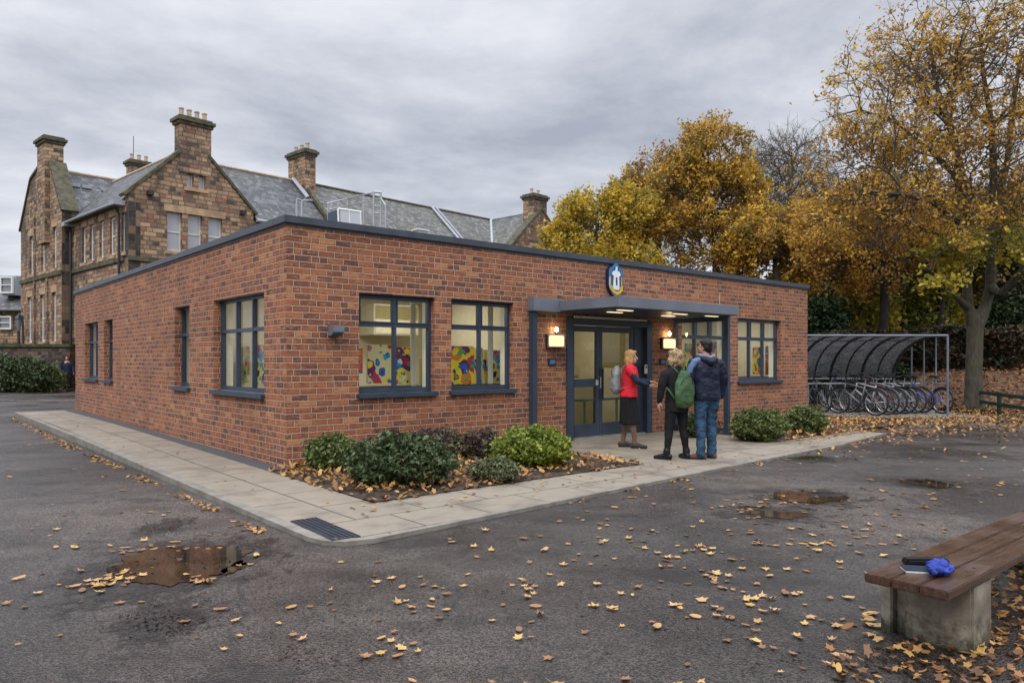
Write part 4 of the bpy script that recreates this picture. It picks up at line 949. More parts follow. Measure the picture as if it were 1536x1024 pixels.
# ================================================================== TREES AND SHRUBS
def leafquads(rng, cen, size, up=.3, elong=1.5, jitter=.3, flat=0.0):
    """cen (N,3) -> folded leaf faces"""
    N = len(cen); n = rng.normal(size=(N, 3)); n[:, 2] += up*3; n /= np.linalg.norm(n, axis=1)[:, None]
    a = rng.normal(size=(N, 3)); a -= (a*n).sum(1)[:, None]*n; a /= np.linalg.norm(a, axis=1)[:, None]; b_ = np.cross(n, a)
    s = (size*(1+jitter*rng.normal(size=N))).clip(size*.4)[:, None]
    v = np.stack([cen-a*s*elong*.5, cen-b_*s*.42+n*s*.12-a*s*.05, cen+a*s*elong*.5, cen+b_*s*.42+n*s*.12+a*s*.08], 1).reshape(-1, 3)
    f = np.arange(N*4).reshape(N, 4); return v, f
def np_tubes(p0, p1, r0, r1, k):
    d = p1-p0; L = np.linalg.norm(d, axis=1)[:, None]; d = d/np.maximum(L, 1e-6)
    ref = np.where(np.abs(d[:, 2:3]) < .9, np.array([[0, 0, 1.]]), np.array([[1., 0, 0]])); a = np.cross(d, ref); a /= np.linalg.norm(a, axis=1)[:, None]; b_ = np.cross(d, a)
    t = np.arange(k)*2*np.pi/k; ring = a[:, None]*np.cos(t)[None, :, None]+b_[:, None]*np.sin(t)[None, :, None]
    v = np.concatenate([p0[:, None]+ring*r0[:, None, None], p1[:, None]+d[:, None]*r1[:, None, None]*.5+ring*r1[:, None, None]], 1)
    N = len(p0); base = (np.arange(N)*2*k)[:, None]; i = np.arange(k); j = (i+1) % k
    f = np.stack([base+i, base+j, base+k+j, base+k+i], 2).reshape(-1, 4); return v.reshape(-1, 3), f
def mst_tree(name, label, loc, trunk, crown, N, seed, leafmat_, nleaf, lsize, barkm='bark_mid', alpha=.35, rtip=.008, spread=.35, group=None, cat='tree', shell=.5, up=.2, rmax=None, bare_frac=0.0, extra=None, nogaps=False, ang=.9):
    """trunk: list of chains [(x,y,z,r)...]; crown: list of (cx,cy,cz,rx,ry,rz,weight)"""
    rng = np.random.default_rng(seed)
    P_, par, rad, pl_ = [], [], [], []
    fixed = []
    for ch in trunk:
        prev = -1
        st = ch[0]
        if P_:
            q = np.array(P_); dd = np.linalg.norm(q-np.array(st[:3]), axis=1); prev = int(dd.argmin()); ch = ch[1:]
        for (x, y, z, r) in ch:
            P_.append((x, y, z)); par.append(prev); fixed.append(r); pl_.append(0 if prev < 0 else pl_[prev]+np.linalg.norm(np.array(P_[prev])-np.array((x, y, z)))*.5); prev = len(P_)-1
    nt = len(P_)
    w_ = np.array([c[6] for c in crown], float); w_ /= w_.sum(); pts = []
    ids = rng.choice(len(crown), N, p=w_); C = np.array([c[:6] for c in crown])
    u = rng.normal(size=(N, 3)); u /= np.linalg.norm(u, axis=1)[:, None]; rr = rng.random(N)**(1/3.0); rr = rr*(1-shell)+shell*np.sqrt(rr)
    lump = 1+.09*rng.normal(size=N).clip(-1, 1.6)+.13*np.sin(u[:, 0]*5+seed)*np.cos(u[:, 2]*4+u[:, 1]*3+seed*2)+.08*np.sin(u[:, 1]*9+seed*3)
    pts = C[ids, :3]+u*C[ids, 3:]*(rr*lump)[:, None]
    low = np.array(P_[0])[2]
    fork = np.array(P_[nt-1]); st_ = np.array(P_)
    dmin = np.min(np.linalg.norm(pts[:, None]-st_[None], axis=2), axis=1); order = np.argsort(dmin); pts = pts[order]
    tot = nt+N; A = np.zeros((tot, 3)); A[:nt] = st_; PL = np.zeros(tot); PL[:nt] = pl_; D_ = np.zeros((tot, 3)); PR = np.full(tot, -1); PR[:nt] = par
    for i in range(nt):
        if par[i] >= 0: D_[i] = A[i]-A[par[i]]
        else: D_[i] = (0, 0, 1)
    D_[:nt] /= np.linalg.norm(D_[:nt], axis=1)[:, None]+1e-9
    lowok = np.ones(tot, bool); lowok[:nt] = [P_[i][2] > P_[0][2]+.38*(fork[2]-P_[0][2]) or len(trunk) == 0 for i in range(nt)]
    for i in range(N):
        n = nt+i; dv_ = pts[i]-A[:n]; L = np.linalg.norm(dv_, axis=1)+1e-6; cosv = (dv_*D_[:n]).sum(1)/L
        cost = L*(1+ang*(1-cosv)) + alpha*PL[:n] + (~lowok[:n])*50
        k = int(cost.argmin()); A[n] = pts[i]; PR[n] = k; PL[n] = PL[k]+L[k]; D_[n] = dv_[k]/L[k]
    cnt = np.zeros(tot); r = np.zeros(tot); kids = np.zeros(tot, int)
    acc = np.zeros(tot); p_ = 2.35
    for i in range(tot-1, -1, -1):
        own = acc[i] if acc[i] > 0 else rtip**p_
        r[i] = own**(1/p_)
        if i < nt: r[i] = fixed[i] if fixed[i] else r[i]
        elif rmax: r[i] = min(r[i], rmax)
        if PR[i] >= 0: acc[PR[i]] += own; kids[PR[i]] += 1; cnt[PR[i]] += cnt[i]+1
    idx = np.arange(1, tot); idx = idx[PR[1:] >= 0]
    p1 = A[idx]; p0 = A[PR[idx]]; r1 = r[idx]; r0 = np.minimum(r[PR[idx]], r1*1.25+.002); r0[idx < nt] = r[PR[idx]][idx < nt]
    L = np.linalg.norm(p1-p0, axis=1)[:, None]
    def jit(s): j = rng.normal(size=p0.shape)*L*s; j[idx < nt] *= .1; return j
    m1 = p0+(p1-p0)*.36+jit(.055); m1[:, 2] -= L[:, 0]*.03; m2 = p0+(p1-p0)*.70+jit(.055); rm1 = r0*.65+r1*.35; rm2 = r0*.3+r1*.7
    V_, F_ = [], []; off = 0
    big = np.maximum(r0, r1) > .03
    for mask, k in ((big, 8), (~big, 4)):
        for (a, c, ra, rc) in ((p0, m1, r0, rm1), (m1, m2, rm1, rm2), (m2, p1, rm2, r1)):
            if mask.sum() == 0: continue
            v, f = np_tubes(a[mask], c[mask], ra[mask], rc[mask], k); V_.append(v); F_.append(f+off); off += len(v)
    # fine twigs at the tips
    tips = np.where((cnt <= 3) & (np.arange(tot) >= nt))[0]
    K = 5
    tp = np.repeat(A[tips], K, 0); td = np.repeat(D_[tips], K, 0)*.8+rng.normal(size=(len(tips)*K, 3))*.65; td[:, 2] += .15; td /= np.linalg.norm(td, axis=1)[:, None]
    tl = spread*(.7+.9*rng.random(len(tp))); te = tp+td*tl[:, None]; tr = np.full(len(tp), rtip*.75)
    v, f = np_tubes(tp, te, tr, tr*.5, 3); V_.append(v); F_.append(f+off); off += len(v)
    e = emp(name, label, cat, loc, 0, group)
    if extra: V_ += []
    obj('trunk', npmesh('trunk', np.concatenate(V_), np.concatenate(F_), True), barkm, e)
    if nleaf:
        q = np.concatenate([te, tp*.5+te*.5, A[nt:][cnt[nt:] <= 8]], 0); q = q[rng.random(len(q)) > bare_frac]
        # density mask: patches of the crown thinner than others
        ph = rng.random(3)*6; msk = np.sin(q[:, 0]*2.1+ph[0])+np.sin(q[:, 1]*2.0+ph[1])+np.sin(q[:, 2]*2.4+ph[2])+.8*np.sin(q[:, 0]*4.7+q[:, 2]*4.1+ph[1])
        if not nogaps: q = q[msk > -.75]
        c = q[rng.integers(0, len(q), nleaf)]+rng.normal(size=(nleaf, 3))*spread*.34
        v, f = leafquads(rng, c, lsize, up)
        obj('crown', npmesh('crown', v, f), leafmat_, e)
    return e
H = lambda px, D, py: at(px, D, py)
# the big amber tree beside the bicycle shelter
b0 = G(1461, 613); 
def rel(px, py, D=22.6, dy=0): p = at(px, D+dy, py); return (p.x-b0.x, p.y-b0.y)+(p.z,)
def ch(*q): return [rel(a, b_, 22.6, dy)+(r,) for a, b_, r, dy in q]
tr = [ch((1461, 616, .34, 0), (1461, 604, .27, 0), (1461, 560, .235, 0), (1462, 515, .23, 0), (1463, 488, .24, 0)),
      ch((1463, 488, .16, 0), (1453, 462, .145, 0), (1450, 420, .135, 0), (1454, 370, .125, -.1), (1453, 310, .14, -.1), (1440, 250, .11, -.2), (1425, 190, .085, -.3), (1405, 130, .06, -.2), (1395, 70, .04, 0)),
      ch((1463, 488, .17, 0), (1477, 462, .155, .1), (1486, 430, .15, .1), (1488, 380, .135, .2), (1490, 320, .13, .3), (1490, 250, .11, .4), (1488, 190, .09, .3), (1475, 110, .06, .3), (1470, 50, .045, .2)),
      ch((1482, 430, .1, .1), (1500, 440, .09, -.5), (1520, 420, .085, -1.0), (1545, 390, .075, -1.6), (1575, 350, .06, -2)),
      ch((1490, 320, .1, .3), (1510, 250, .09, .6), (1518, 170, .075, .8), (1530, 90, .05, 1)),
      ch((1456, 370, .1, -.1), (1435, 330, .085, -.5), (1400, 305, .07, -1), (1350, 290, .05, -1.4), (1290, 285, .035, -1.8)),
      ch((1453, 310, .1, -.1), (1430, 260, .08, .5), (1390, 220, .06, 1), (1340, 180, .045, 1.3), (1290, 165, .03, 1.4)),
      ch((1453, 462, .06, 0), (1430, 440, .05, -.6), (1395, 405, .035, -1.2))]
cr = []
for (px, py, rx, ry, rz, w_, dy) in ((1360, 150, 2.3, 2.6, 2.0, 1.25, 0), (1440, 70, 2.2, 2.4, 1.7, 1.0, 0), (1320, 260, 2.3, 2.4, 1.6, 1.2, -.3), (1500, 110, 2.4, 2.6, 2.3, 1.1, .5), (1420, 250, 2.2, 3.0, 2.2, 1.2, 0), (1530, 260, 2.2, 2.8, 2.4, 1.1, 0), (1600, 200, 2.2, 2.8, 2.8, .7, 0),
                                (1395, 340, 2.2, 2.4, 1.1, .8, -.8), (1300, 330, 1.5, 1.6, .8, .35, -.6)):
    q = rel(px, py, 22.6, dy); cr.append((q[0], q[1], q[2], rx, ry, rz, w_))
mst_tree('autumn_tree', 'tall amber-leaved tree with forked trunk beside the bicycle shelter', (b0.x, b0.y, 0), tr, cr, 2300, 11, 'lf_big', 28000, .074, 'bark_mid', .22, .0095, .30, shell=.2, bare_frac=.3)
# low lime-yellow boughs of the same tree: its own crown part
e_ = bpy.data.objects['autumn_tree']
rng = np.random.default_rng(5)
cs = []
for (px, py, rx, rz, dy, n) in ((1432, 378, .95, .42, -1.0, 950), (1495, 348, 1.2, .42, -1.2, 900), (1408, 420, .5, .4, -1.3, 380), (1540, 385, .9, .5, -1.5, 500)):
    q = rel(px, py, 22.6, dy); n_ = n; u = rng.normal(size=(n_, 3)); u /= np.linalg.norm(u, axis=1)[:, None]; cs.append(np.array(q)+u*np.array([rx, .9, rz])*(rng.random(n_)**.5)[:, None])
cs = np.concatenate(cs); cs = cs+rng.normal(size=cs.shape)*np.array([.28, .2, .16]); cs = cs[np.sin(cs[:, 0]*4.1)+np.sin(cs[:, 2]*5.3+1)+np.sin(cs[:, 1]*4.7) > -.6]; v, f = leafquads(rng, cs, .105, .3); obj('lower_crown', npmesh('lower_crown', v, f), 'lf_low', e_)

def stdtree(name, label, px, D, top, crown, N, seed, mat, nleaf, ls, tr_r=.22, **kw):
    """crown: (px,py,rx_px,ry_px,weight) ellipses seen in the photograph, given depth = mean radius"""
    p = at(px, D); k = D/F
    c = [((a-px)*k, 0.0 if i % 2 == 0 else (.9 if i % 4 == 1 else -.9), EYE+(HY-b_)*k, rx*k, (rx+ry)/2*k*.95, ry*k, w_) for i, (a, b_, rx, ry, w_) in enumerate(crown)]
    zt = EYE+(HY-top)*k; z1 = min(q[2]-q[5]*.4 for q in c)
    z1 = max(z1, 1.3)
    rnd = random.Random(seed)
    tk = [[(0, 0, -.1, tr_r*1.3), (0, 0, .4, tr_r), (rnd.uniform(-.1, .1), 0, z1, tr_r*.85), (rnd.uniform(-.2, .2), rnd.uniform(-.2, .2), z1+(zt-z1)*.33, tr_r*.6), (rnd.uniform(-.3, .3), rnd.uniform(-.3, .3), z1+(zt-z1)*.66, tr_r*.35)]]
    return mst_tree(name, label, (p.x, p.y, bankz(p.x, p.y) if p.x > 5 else 0), tk, c, N, seed, mat, nleaf, ls, **kw)
stdtree('maple_tree', 'yellow-green tree rising behind the roof, next to the right-hand stone chimney', 895, 37, 265, [(900, 345, 62, 58, 1), (860, 375, 48, 45, .7), (940, 325, 42, 52, .7), (900, 410, 88, 45, .7), (840, 405, 32, 40, .3)], 1000, 21, 'lf_yellow', 36000, .118, spread=.40)
stdtree('maple_tree', 'tallest golden tree behind the brick building, between the yellow-green and the bare tree', 1072, 39, 208, [(1070, 275, 50, 58, .9), (1110, 318, 50, 50, .7), (1025, 300, 42, 48, .6), (1000, 350, 40, 45, .4), (1050, 395, 105, 50, .9), (1130, 370, 55, 50, .6), (1065, 335, 80, 60, .8)], 1500, 22, 'lf_gold', 36000, .112, spread=.40, bare_frac=.2, rtip=.011)
stdtree('maple_tree', 'russet-brown tree showing between the yellow-green and the golden tree', 985, 43, 245, [(985, 315, 46, 58, 1), (955, 350, 40, 45, .5), (1010, 350, 40, 50, .5)], 800, 23, 'lf_brown', 20000, .12, spread=.45, bare_frac=.2, rtip=.011)
stdtree('bare_tree', 'bare twiggy tree with hardly a leaf, right of the golden tree', 1180, 45, 228, [(1185, 300, 58, 70, 1.2), (1210, 340, 60, 70, .8), (1150, 310, 45, 70, .6)], 1700, 24, 'lf_brown', 900, .10, spread=.6, rtip=.012, bare_frac=.3, barkm='bark')
stdtree('maple_tree', 'green-gold tree low behind the right end of the brick roof', 1165, 36, 350, [(1165, 400, 60, 48, 1), (1130, 420, 50, 40, .6), (1200, 410, 40, 60, .6)], 700, 25, 'lf_gold', 28000, .11, spread=.42, bare_frac=.15)
stdtree('maple_tree', 'orange-gold tree with dark trunk rising behind the bicycle shelter', 1325, 31, 300, [(1320, 370, 80, 62, 1.2), (1270, 400, 60, 55, 1), (1360, 400, 50, 50, .6), (1240, 420, 40, 40, .4), (1300, 455, 70, 30, .4)], 1100, 26, 'lf_big', 22000, .098, barkm='bark_dark', spread=.40, tr_r=.2, bare_frac=.1)
stdtree('maple_tree', 'slender dark-trunked yellow tree between the shelter and the big tree', 1410, 33, 350, [(1410, 420, 55, 45, 1), (1440, 400, 50, 50, .7), (1380, 390, 40, 45, .5)], 700, 27, 'lf_low', 17000, .10, barkm='bark_dark', spread=.42, tr_r=.17)
stdtree('maple_tree', 'amber and olive tree at the right edge behind the big tree', 1520, 34, 330, [(1520, 420, 60, 60, 1), (1560, 380, 60, 70, .8), (1480, 430, 40, 45, .5)], 700, 28, 'lf_mixed', 19000, .115, barkm='bark_dark', spread=.42, tr_r=.2)
for k, (px, D, top, rx, lb) in enumerate(((1240, 42, 345, 60, 'russet background tree behind the right corner of the brick building'), (1300, 48, 300, 75, 'hazy brown background tree beyond the orange-gold tree'), (1385, 46, 330, 70, 'olive background tree between the shelter and the forked trunk'), (1470, 50, 300, 80, 'dull background tree seen past the forked trunk'), (1560, 45, 340, 70, 'background tree cut by the right edge of the view'))):
    stdtree('woodland_tree', lb, px, D, top, [(px, (top+470)/2, rx, (470-top)/2, 1), (px-20, 450, rx*.8, 40, .6)], 600, 40+k, 'lf_mixed', 19000, .16, barkm='bark_dark', spread=.5, group='woodland trees behind the shelter')
MT['lf_olive'] = leafmat('olive_understorey', [(0, (.04, .06, .015)), (.4, (.11, .13, .03)), (.7, (.22, .21, .04)), (1, (.42, .33, .05))], .25, .4, sc=.8)
# evergreen understorey
def bush(name, label, c, rx, ry, h, mat, n, ls, seed, cat='shrub', group=None, stem=True, z0=.0, up=.3, flat=1.0):
    rng = np.random.default_rng(seed); e = emp(name, label, cat, c, 0, group)
    u = rng.normal(size=(n, 3)); u /= np.linalg.norm(u, axis=1)[:, None]
    rr = rng.random(n)**.28
    lump = 1+.10*np.sin(u[:, 0]*6+seed)*np.cos(u[:, 1]*5+seed*1.3)+.07*np.sin(u[:, 2]*9+u[:, 0]*7+seed)+.05*np.sin(u[:, 1]*14+seed*2)
    spray = 1+np.where(rng.random(n) < .10, rng.random(n)*.22, 0)
    p = u*(rr*lump*spray)[:, None]; cz = h*.46
    q = np.stack([p[:, 0]*rx, p[:, 1]*ry, cz+p[:, 2]*np.where(p[:, 2] > 0, h*.54, cz*1.05)], 1); q[:, 2] = np.maximum(q[:, 2], .015+rng.random(n)*.05)
    v, f = leafquads(rng, q, ls, up); obj('foliage', npmesh('foliage', v, f), mat, e)
    m_ = MB(); rd = random.Random(seed)
    for k in range(16):
        t = rd.random()*6.28; el = rd.uniform(.3, 1.3); L = .85
        m_.tube([(0, 0, 0), (math.cos(t)*rx*.3*L, math.sin(t)*ry*.3*L, h*.3), (math.cos(t)*rx*.75*L*math.cos(el), math.sin(t)*ry*.75*L*math.cos(el), h*.45+h*.42*math.sin(el))], [h*.03, h*.02, h*.01], 5)
    m_.build('stem', 'bark_dark', e); return e
for k, (px, D, rxp, top, lb) in enumerate(((1235, 30, 38, 440, 'dark holly bush behind the corner of the brick building'), (1285, 33, 62, 418, 'dark green bush behind the left half of the bicycle shelter'), (1350, 34, 60, 420, 'dark green bush above the middle of the bicycle shelter'), (1400, 34, 55, 425, 'olive bush above the right end of the bicycle shelter'), (1520, 33, 45, 435, 'dark evergreen bush behind the fence at the right edge'), (1455, 35, 55, 428, 'green bush behind the forked trunk'))):
    p = at(px, D); zb = bankz(p.x, p.y); bush('evergreen_bush', lb, (p.x, p.y, zb), rxp*D/F, rxp*D/F*.7, EYE+(HY-top)*D/F-zb, ('lf_ever', 'lf_low', 'lf_olive', 'lf_low', 'lf_ever', 'lf_low')[k], 7000, .13, 60+k, group='evergreen bushes behind the shelter')
for k, (x_, lb) in enumerate(((7.6, 'low dark bush just behind the left end of the bicycle shelter'), (9.2, 'low dark bush behind the left-centre of the bicycle shelter'), (10.8, 'low dark bush behind the right-centre of the bicycle shelter'), (12.5, 'low dark bush behind the open right end of the bicycle shelter'))):
    bush('evergreen_bush', lb, (x_, 25.0, bankz(x_, 25.0)), 1.15, .6, 1.75-.12*k, 'lf_ever', 6500, .085, 90+k, group='evergreen bushes behind the shelter')
# clipped hedge above the bank
e_ = emp('hedge', 'long dark leafy hedge along the top of the bank behind fence and shelter', 'hedge', (8.6, 28.5, 0))
rng = np.random.default_rng(77); n = 42000; L_ = 24
face = rng.random(n); x = rng.random(n)*L_; y = np.where(face < .6, rng.normal(size=n)*.06, rng.random(n)*1.0); z = np.where(face < .6, rng.random(n)*1.95, 1.95+rng.normal(size=n)*.09); z = z*.80
y += .12*np.sin(x*2.2)+.08*np.sin(z*5+x); z += .07*np.sin(x*1.7)
zb = np.array([bankz(8.6+q, 28.5) for q in x]); v, f = leafquads(rng, np.stack([x, y, z+zb-.05], 1), .12, .1); obj('foliage', npmesh('foliage', v, f), leafmat('hedge_leaves', [(0, (.012, .015, .008)), (.5, (.035, .035, .015)), (.8, (.10, .055, .025)), (1, (.19, .10, .035))], .1, .3), e_)
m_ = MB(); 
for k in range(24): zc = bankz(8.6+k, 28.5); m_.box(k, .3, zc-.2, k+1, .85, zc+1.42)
m_.build('shade_core', simple('hedge_shadow_wood', (.02, .018, .012), .95), e_)  # solid core coloured near-black for the shade inside the hedge
# distant wooded mass closing the horizon at the right
e_n = 26000; rng = np.random.default_rng(78)
x = rng.random(e_n)*95-10; z = (rng.random(e_n)**.8)*(6.5+2.0*np.sin(x*.23)+1.0*np.sin(x*.71)); y = 62+rng.normal(size=e_n)*1.2+.05*x
v, f = leafquads(rng, np.stack([x, y, z], 1), .62, .1); tag(obj('distant_wood', npmesh('distant_wood', v, f), 'lf_mixed'), 'distant autumn woodland closing the view at the right', 'woodland', kind='stuff')

rng = np.random.default_rng(79); n_b = 16000; th_ = rng.random(n_b)*math.pi*1.15+math.pi*.92  # unseen leaf ring added behind the camera, dims the sky mirrored in panes
rr_ = 52+rng.normal(size=n_b)*1.5; z = (rng.random(n_b)**.8)*(9+2.5*np.sin(th_*9)+1.5*np.sin(th_*23))
v, f = leafquads(rng, np.stack([rr_*np.cos(th_), rr_*np.sin(th_), z], 1), 1.0, .1); tag(obj('distant_wood', npmesh('distant_wood', v, f), 'lf_mixed'), 'unseen ring of leaves added behind the viewer to darken reflections', 'woodland', kind='stuff')
# shrubs in the beds
def bedbush(label, px, py, wpx, hpx, mat, n, ls, seed, name='shrub', dep=.9):
    """py = ground line of the front; px centre"""
    f_ = G(px, py, .03); k = f_.y/F; r_ = wpx/2*k; cy = r_*dep; c = Vector((f_.x*(f_.y+cy)/f_.y, f_.y+cy, .03)); k2 = c.y/F
    bush(name, label, c, wpx/2*k2, r_*dep, hpx*k2, mat, n, ls, seed, group='shrubs in the planting beds')
bedbush('mid-green shrub nearest the brick corner, left of the largest shrub', 502, 714, 86, 56, 'lf_shrub2', 9000, .034, 101)
bedbush('largest dark green rounded shrub at the front of the left bed', 600, 740, 152, 80, 'lf_shrub', 17000, .036, 102, dep=.8)
bedbush('purple-brown shrub against the brick under the left front windows', 655, 696, 92, 48, 'lf_purple', 9000, .03, 103)
bedbush('purple-brown shrub next to the lime shrub, at the back of the left bed', 722, 694, 70, 46, 'lf_purple', 7000, .03, 104)
bedbush('lime-green rounded shrub left of the entrance doors', 798, 710, 112, 62, 'lf_lime', 13000, .036, 105)
bedbush('small low grey-green shrub in front of the lime shrub', 743, 728, 74, 36, 'lf_grey', 6500, .026, 106)
bedbush('dark little shrub behind the man by the glazed screen', 1045, 658, 46, 36, 'lf_shrub', 3000, .034, 107)
bedbush('green rounded shrub right of the glazed screen', 1138, 665, 84, 48, 'lf_shrub2', 11000, .036, 108)
bedbush('grey-green rounded shrub at the right end of the brick building', 1208, 654, 64, 43, 'lf_shrub2', 8000, .036, 109)
p = at(30, 34.2); bush('wild_shrub', 'sprawling dark green shrub in front of the far boundary wall', (p.x, p.y, 0), 1.6, .7, 1.65, 'lf_shrub', 9000, .085, 110)
p = at(-25, 34.0); bush('wild_shrub', 'taller dark green shrub cut by the left edge, by the boundary wall', (p.x, p.y, 0), 1.5, .7, 1.85, 'lf_shrub', 8000, .085, 111)
p = at(72, 34.6); bush('wild_shrub', 'smaller shrub in front of the boundary wall, nearest the far person', (p.x, p.y, 0), .75, .5, 1.25, 'lf_shrub2', 4000, .07, 112)

# ================================================================== FALLEN LEAVES
def maple(rd, L=1.0):
    pts = []
    tips = [(-90, .36), (-35, .66), (-4, .48), (24, .92), (54, .54), (90, 1.0), (126, .54), (156, .92), (184, .48), (215, .66)]
    for a, r in tips: a_ = R(a+rd.uniform(-7, 7)); r_ = r*rd.uniform(.85, 1.1)*.5*L; pts.append((r_*math.cos(a_), r_*math.sin(a_)))
    return pts
def oval(rd, L=1.0):
    return [(.25*L*math.cos(t)*abs(math.cos(t))**.15*rd.uniform(.85, 1.15), .5*L*math.sin(t)*rd.uniform(.92, 1.05)) for t in [2*math.pi*(k+.5)/10 for k in range(10)]]
def leafmesh(kind, seed, size):
    rd = random.Random(seed); pts = (maple if kind == 'm' else oval)(rd, size); cu = rd.uniform(.05, .22)*size; tw = rd.uniform(-.3, .3)
    vs = [(0, 0, .003)]+[(x, y, .002+cu*abs(math.sin(3*math.atan2(y, x)+seed))*(math.hypot(x, y)/size*2)**2*.7+abs(x)*.05) for x, y in pts]
    n = len(pts); fs = [(0, i+1, (i+1) % n+1) for i in range(n)]
    # stalk
    i0 = len(vs); vs += [(-.012*size, -.1*size, .004), (.012*size, -.1*size, .004), (.03*size, -.62*size, .006+cu*.3), (.015*size, -.62*size, .006+cu*.3)]; fs.append((i0, i0+1, i0+2, i0+3))
    me = bpy.data.meshes.new('leaf'); me.from_pydata(vs, [], fs); me.update(); return me
tmpl = [leafmesh('m' if k % 5 else 'o', 200+k, 1.0) for k in range(14)]
kinds = (('leaf_y', 'yellow maple leaf lying on the wet asphalt'), ('leaf_t', 'tan maple leaf lying on the wet asphalt'), ('leaf_b', 'brown curled leaf lying on the wet asphalt'))
tm = {}
for kk, (mt, _) in enumerate(kinds):
    for k, me in enumerate(tmpl): m2 = me.copy(); m2.materials.append(MT[mt]); tm[(kk, k)] = m2
rd = random.Random(99)
def inpave(x, y):
    dx, dy = x-KX, y-KY; u = CA*dx+SA*dy; v = -SA*dx+CA*dy
    return u, v
def onasph(x, y):
    u, v = inpave(x, y)
    if u > -1.58 and v > -4.28 + max(0, u)*.06 and u < 11.2 and v < 14: return False
    if u > 8.4 and v > -3.2 and u < 14.2 and v < 14: return False
    return True
spots = []
def inview(x, y): px = CX+F*x/y; py = HY+EYE*F/y; return -30 < px < 1566 and py < 1050
# scattered: denser to the right and near the kerb
tries = 0
while len(spots) < 560 and tries < 60000:
    tries += 1
    py = 560+ (1050-560)*rd.random()**.8; px = rd.uniform(-20, 1560); p = G(px, py)
    if p.y > 19 or not onasph(p.x, p.y): continue
    dens = .38+.62*max(0, min(1, (px-380)/800)); dens *= min(1, max(.13, 1-(py-700)/300*.9))
    dens *= .6+.9*max(0, mnoise.noise(Vector((p.x*.9, p.y*.9, 2)))+.4)
    if px < 450: dens *= .75
    if rd.random() < dens: spots.append((p.x, p.y, rd.uniform(.045, .105)))
# clusters
def cluster(px, py, n, sx_, sy_, s0=.05, s1=.105, skew=0.0):
    for _ in range(n):
        a = rd.gauss(0, 1); x_ = px+a*sx_; y_ = py+rd.gauss(0, sy_)+a*skew
        if y_ < 556: continue
        p = G(x_, y_)
        if onasph(p.x, p.y): spots.append((p.x, p.y, rd.uniform(s0, s1)))
cluster(150, 876, 34, 32, 4.5, .06, .10, -5); cluster(215, 824, 10, 22, 2.5, .06, .10, -2); cluster(295, 822, 6, 40, 2, .06, .09); cluster(295, 868, 9, 18, 4, .07, .10, 3)
cluster(790, 880, 9, 14, 6); cluster(1050, 822, 8, 14, 5); cluster(1075, 870, 8, 16, 8); cluster(1215, 817, 12, 30, 2); cluster(1010, 838, 5, 12, 2)
cluster(600, 975, 7, 20, 9); cluster(1175, 755, 8, 25, 4); cluster(1120, 760, 12, 22, 3); cluster(920, 745, 16, 22, 3, .06, .1)
cluster(1250, 985, 6, 40, 20); cluster(1290, 935, 8, 20, 14); cluster(370, 790, 4, 30, 6); cluster(1390, 760, 8, 40, 5); cluster(1110, 905, 8, 40, 20)
spots = [s for s in spots if inview(s[0], s[1])]
spots.sort(key=lambda s: -s[2]/s[1])
near, far = spots[:300], spots[300:]
for (x, y, s) in near:
    r = rd.random(); kk = 0 if r < .22 else (1 if r < .68 else 2); k = rd.randrange(14)
    o = bpy.data.objects.new('fallen_leaf', tm[(kk, k)]); COL.objects.link(o); o.location = (x, y, .010); o.scale = (s, s*rd.uniform(.75, 1.1), s*rd.uniform(.6, 2.4)); o.rotation_euler = (rd.gauss(0, .09), rd.gauss(0, .09), rd.uniform(0, 6.28))
    tag(o, kinds[kk][1], 'fallen leaf', 'fallen leaves on the asphalt')
# merged litter
TV = []
for me in tmpl:
    vs = np.array([v.co[:] for v in me.vertices])[:12]; TV.append(vs)
def litter(name, label, spots_, mat, z=.01, tilt=.25, seed=1, cat='leaves'):
    rng = np.random.default_rng(seed); N = len(spots_)
    if not N: return
    S = np.array([(q[0], q[1], q[3] if len(q) > 3 else z, q[2]) for q in spots_]); V_ = []; 
    n10 = 10; pick = rng.integers(0, 14, N)
    base = np.array([TV[k][1:11] for k in range(14)])[pick]      # N,10,3
    base = base*np.array([1, 1, .6+0*1.0])
    yaw = rng.random(N)*6.283; c, s = np.cos(yaw), np.sin(yaw)
    x = base[:, :, 0]*c[:, None]-base[:, :, 1]*s[:, None]; y = base[:, :, 0]*s[:, None]+base[:, :, 1]*c[:, None]
    tx, ty = rng.normal(size=N)*tilt, rng.normal(size=N)*tilt
    zz_ = base[:, :, 2]+x*tx[:, None]+y*ty[:, None]; zz_ = zz_-np.minimum(zz_.min(1), 0)[:, None]*.7
    v = np.stack([x*S[:, 3:4]+S[:, 0:1], y*S[:, 3:4]+S[:, 1:2], zz_*S[:, 3:4]+S[:, 2:3]], 2).reshape(-1, 3)
    o = obj(name, npmesh(name, v, np.arange(N*10).reshape(N, 10)), mat); tag(o, label, cat, kind='stuff'); return o
db = []
for (px, py, sx_, sy_, n_) in ((250, 932, 34, 9, 260), (245, 792, 18, 5, 90), (1010, 760, 60, 4, 60), (1230, 990, 90, 12, 60), (465, 985, 30, 8, 60), (600, 900, 300, 60, 160), (300, 850, 60, 12, 90)):
    for _ in range(n_):
        y_ = py+rd.gauss(0, sy_); p = G(px+rd.gauss(0, sx_), max(700, y_))
        if onasph(p.x, p.y): db.append((p.x, p.y, rd.uniform(.012, .035), .006))
litter('leaf_debris', 'dark crumbs of rotten leaves and twigs in the damp hollows of the asphalt', db, 'crumbs', .006, .3, 12)
litter('leaf_scatter', 'small scattered autumn leaves farther out on the asphalt', far, 'litter', .008, .08, 1)
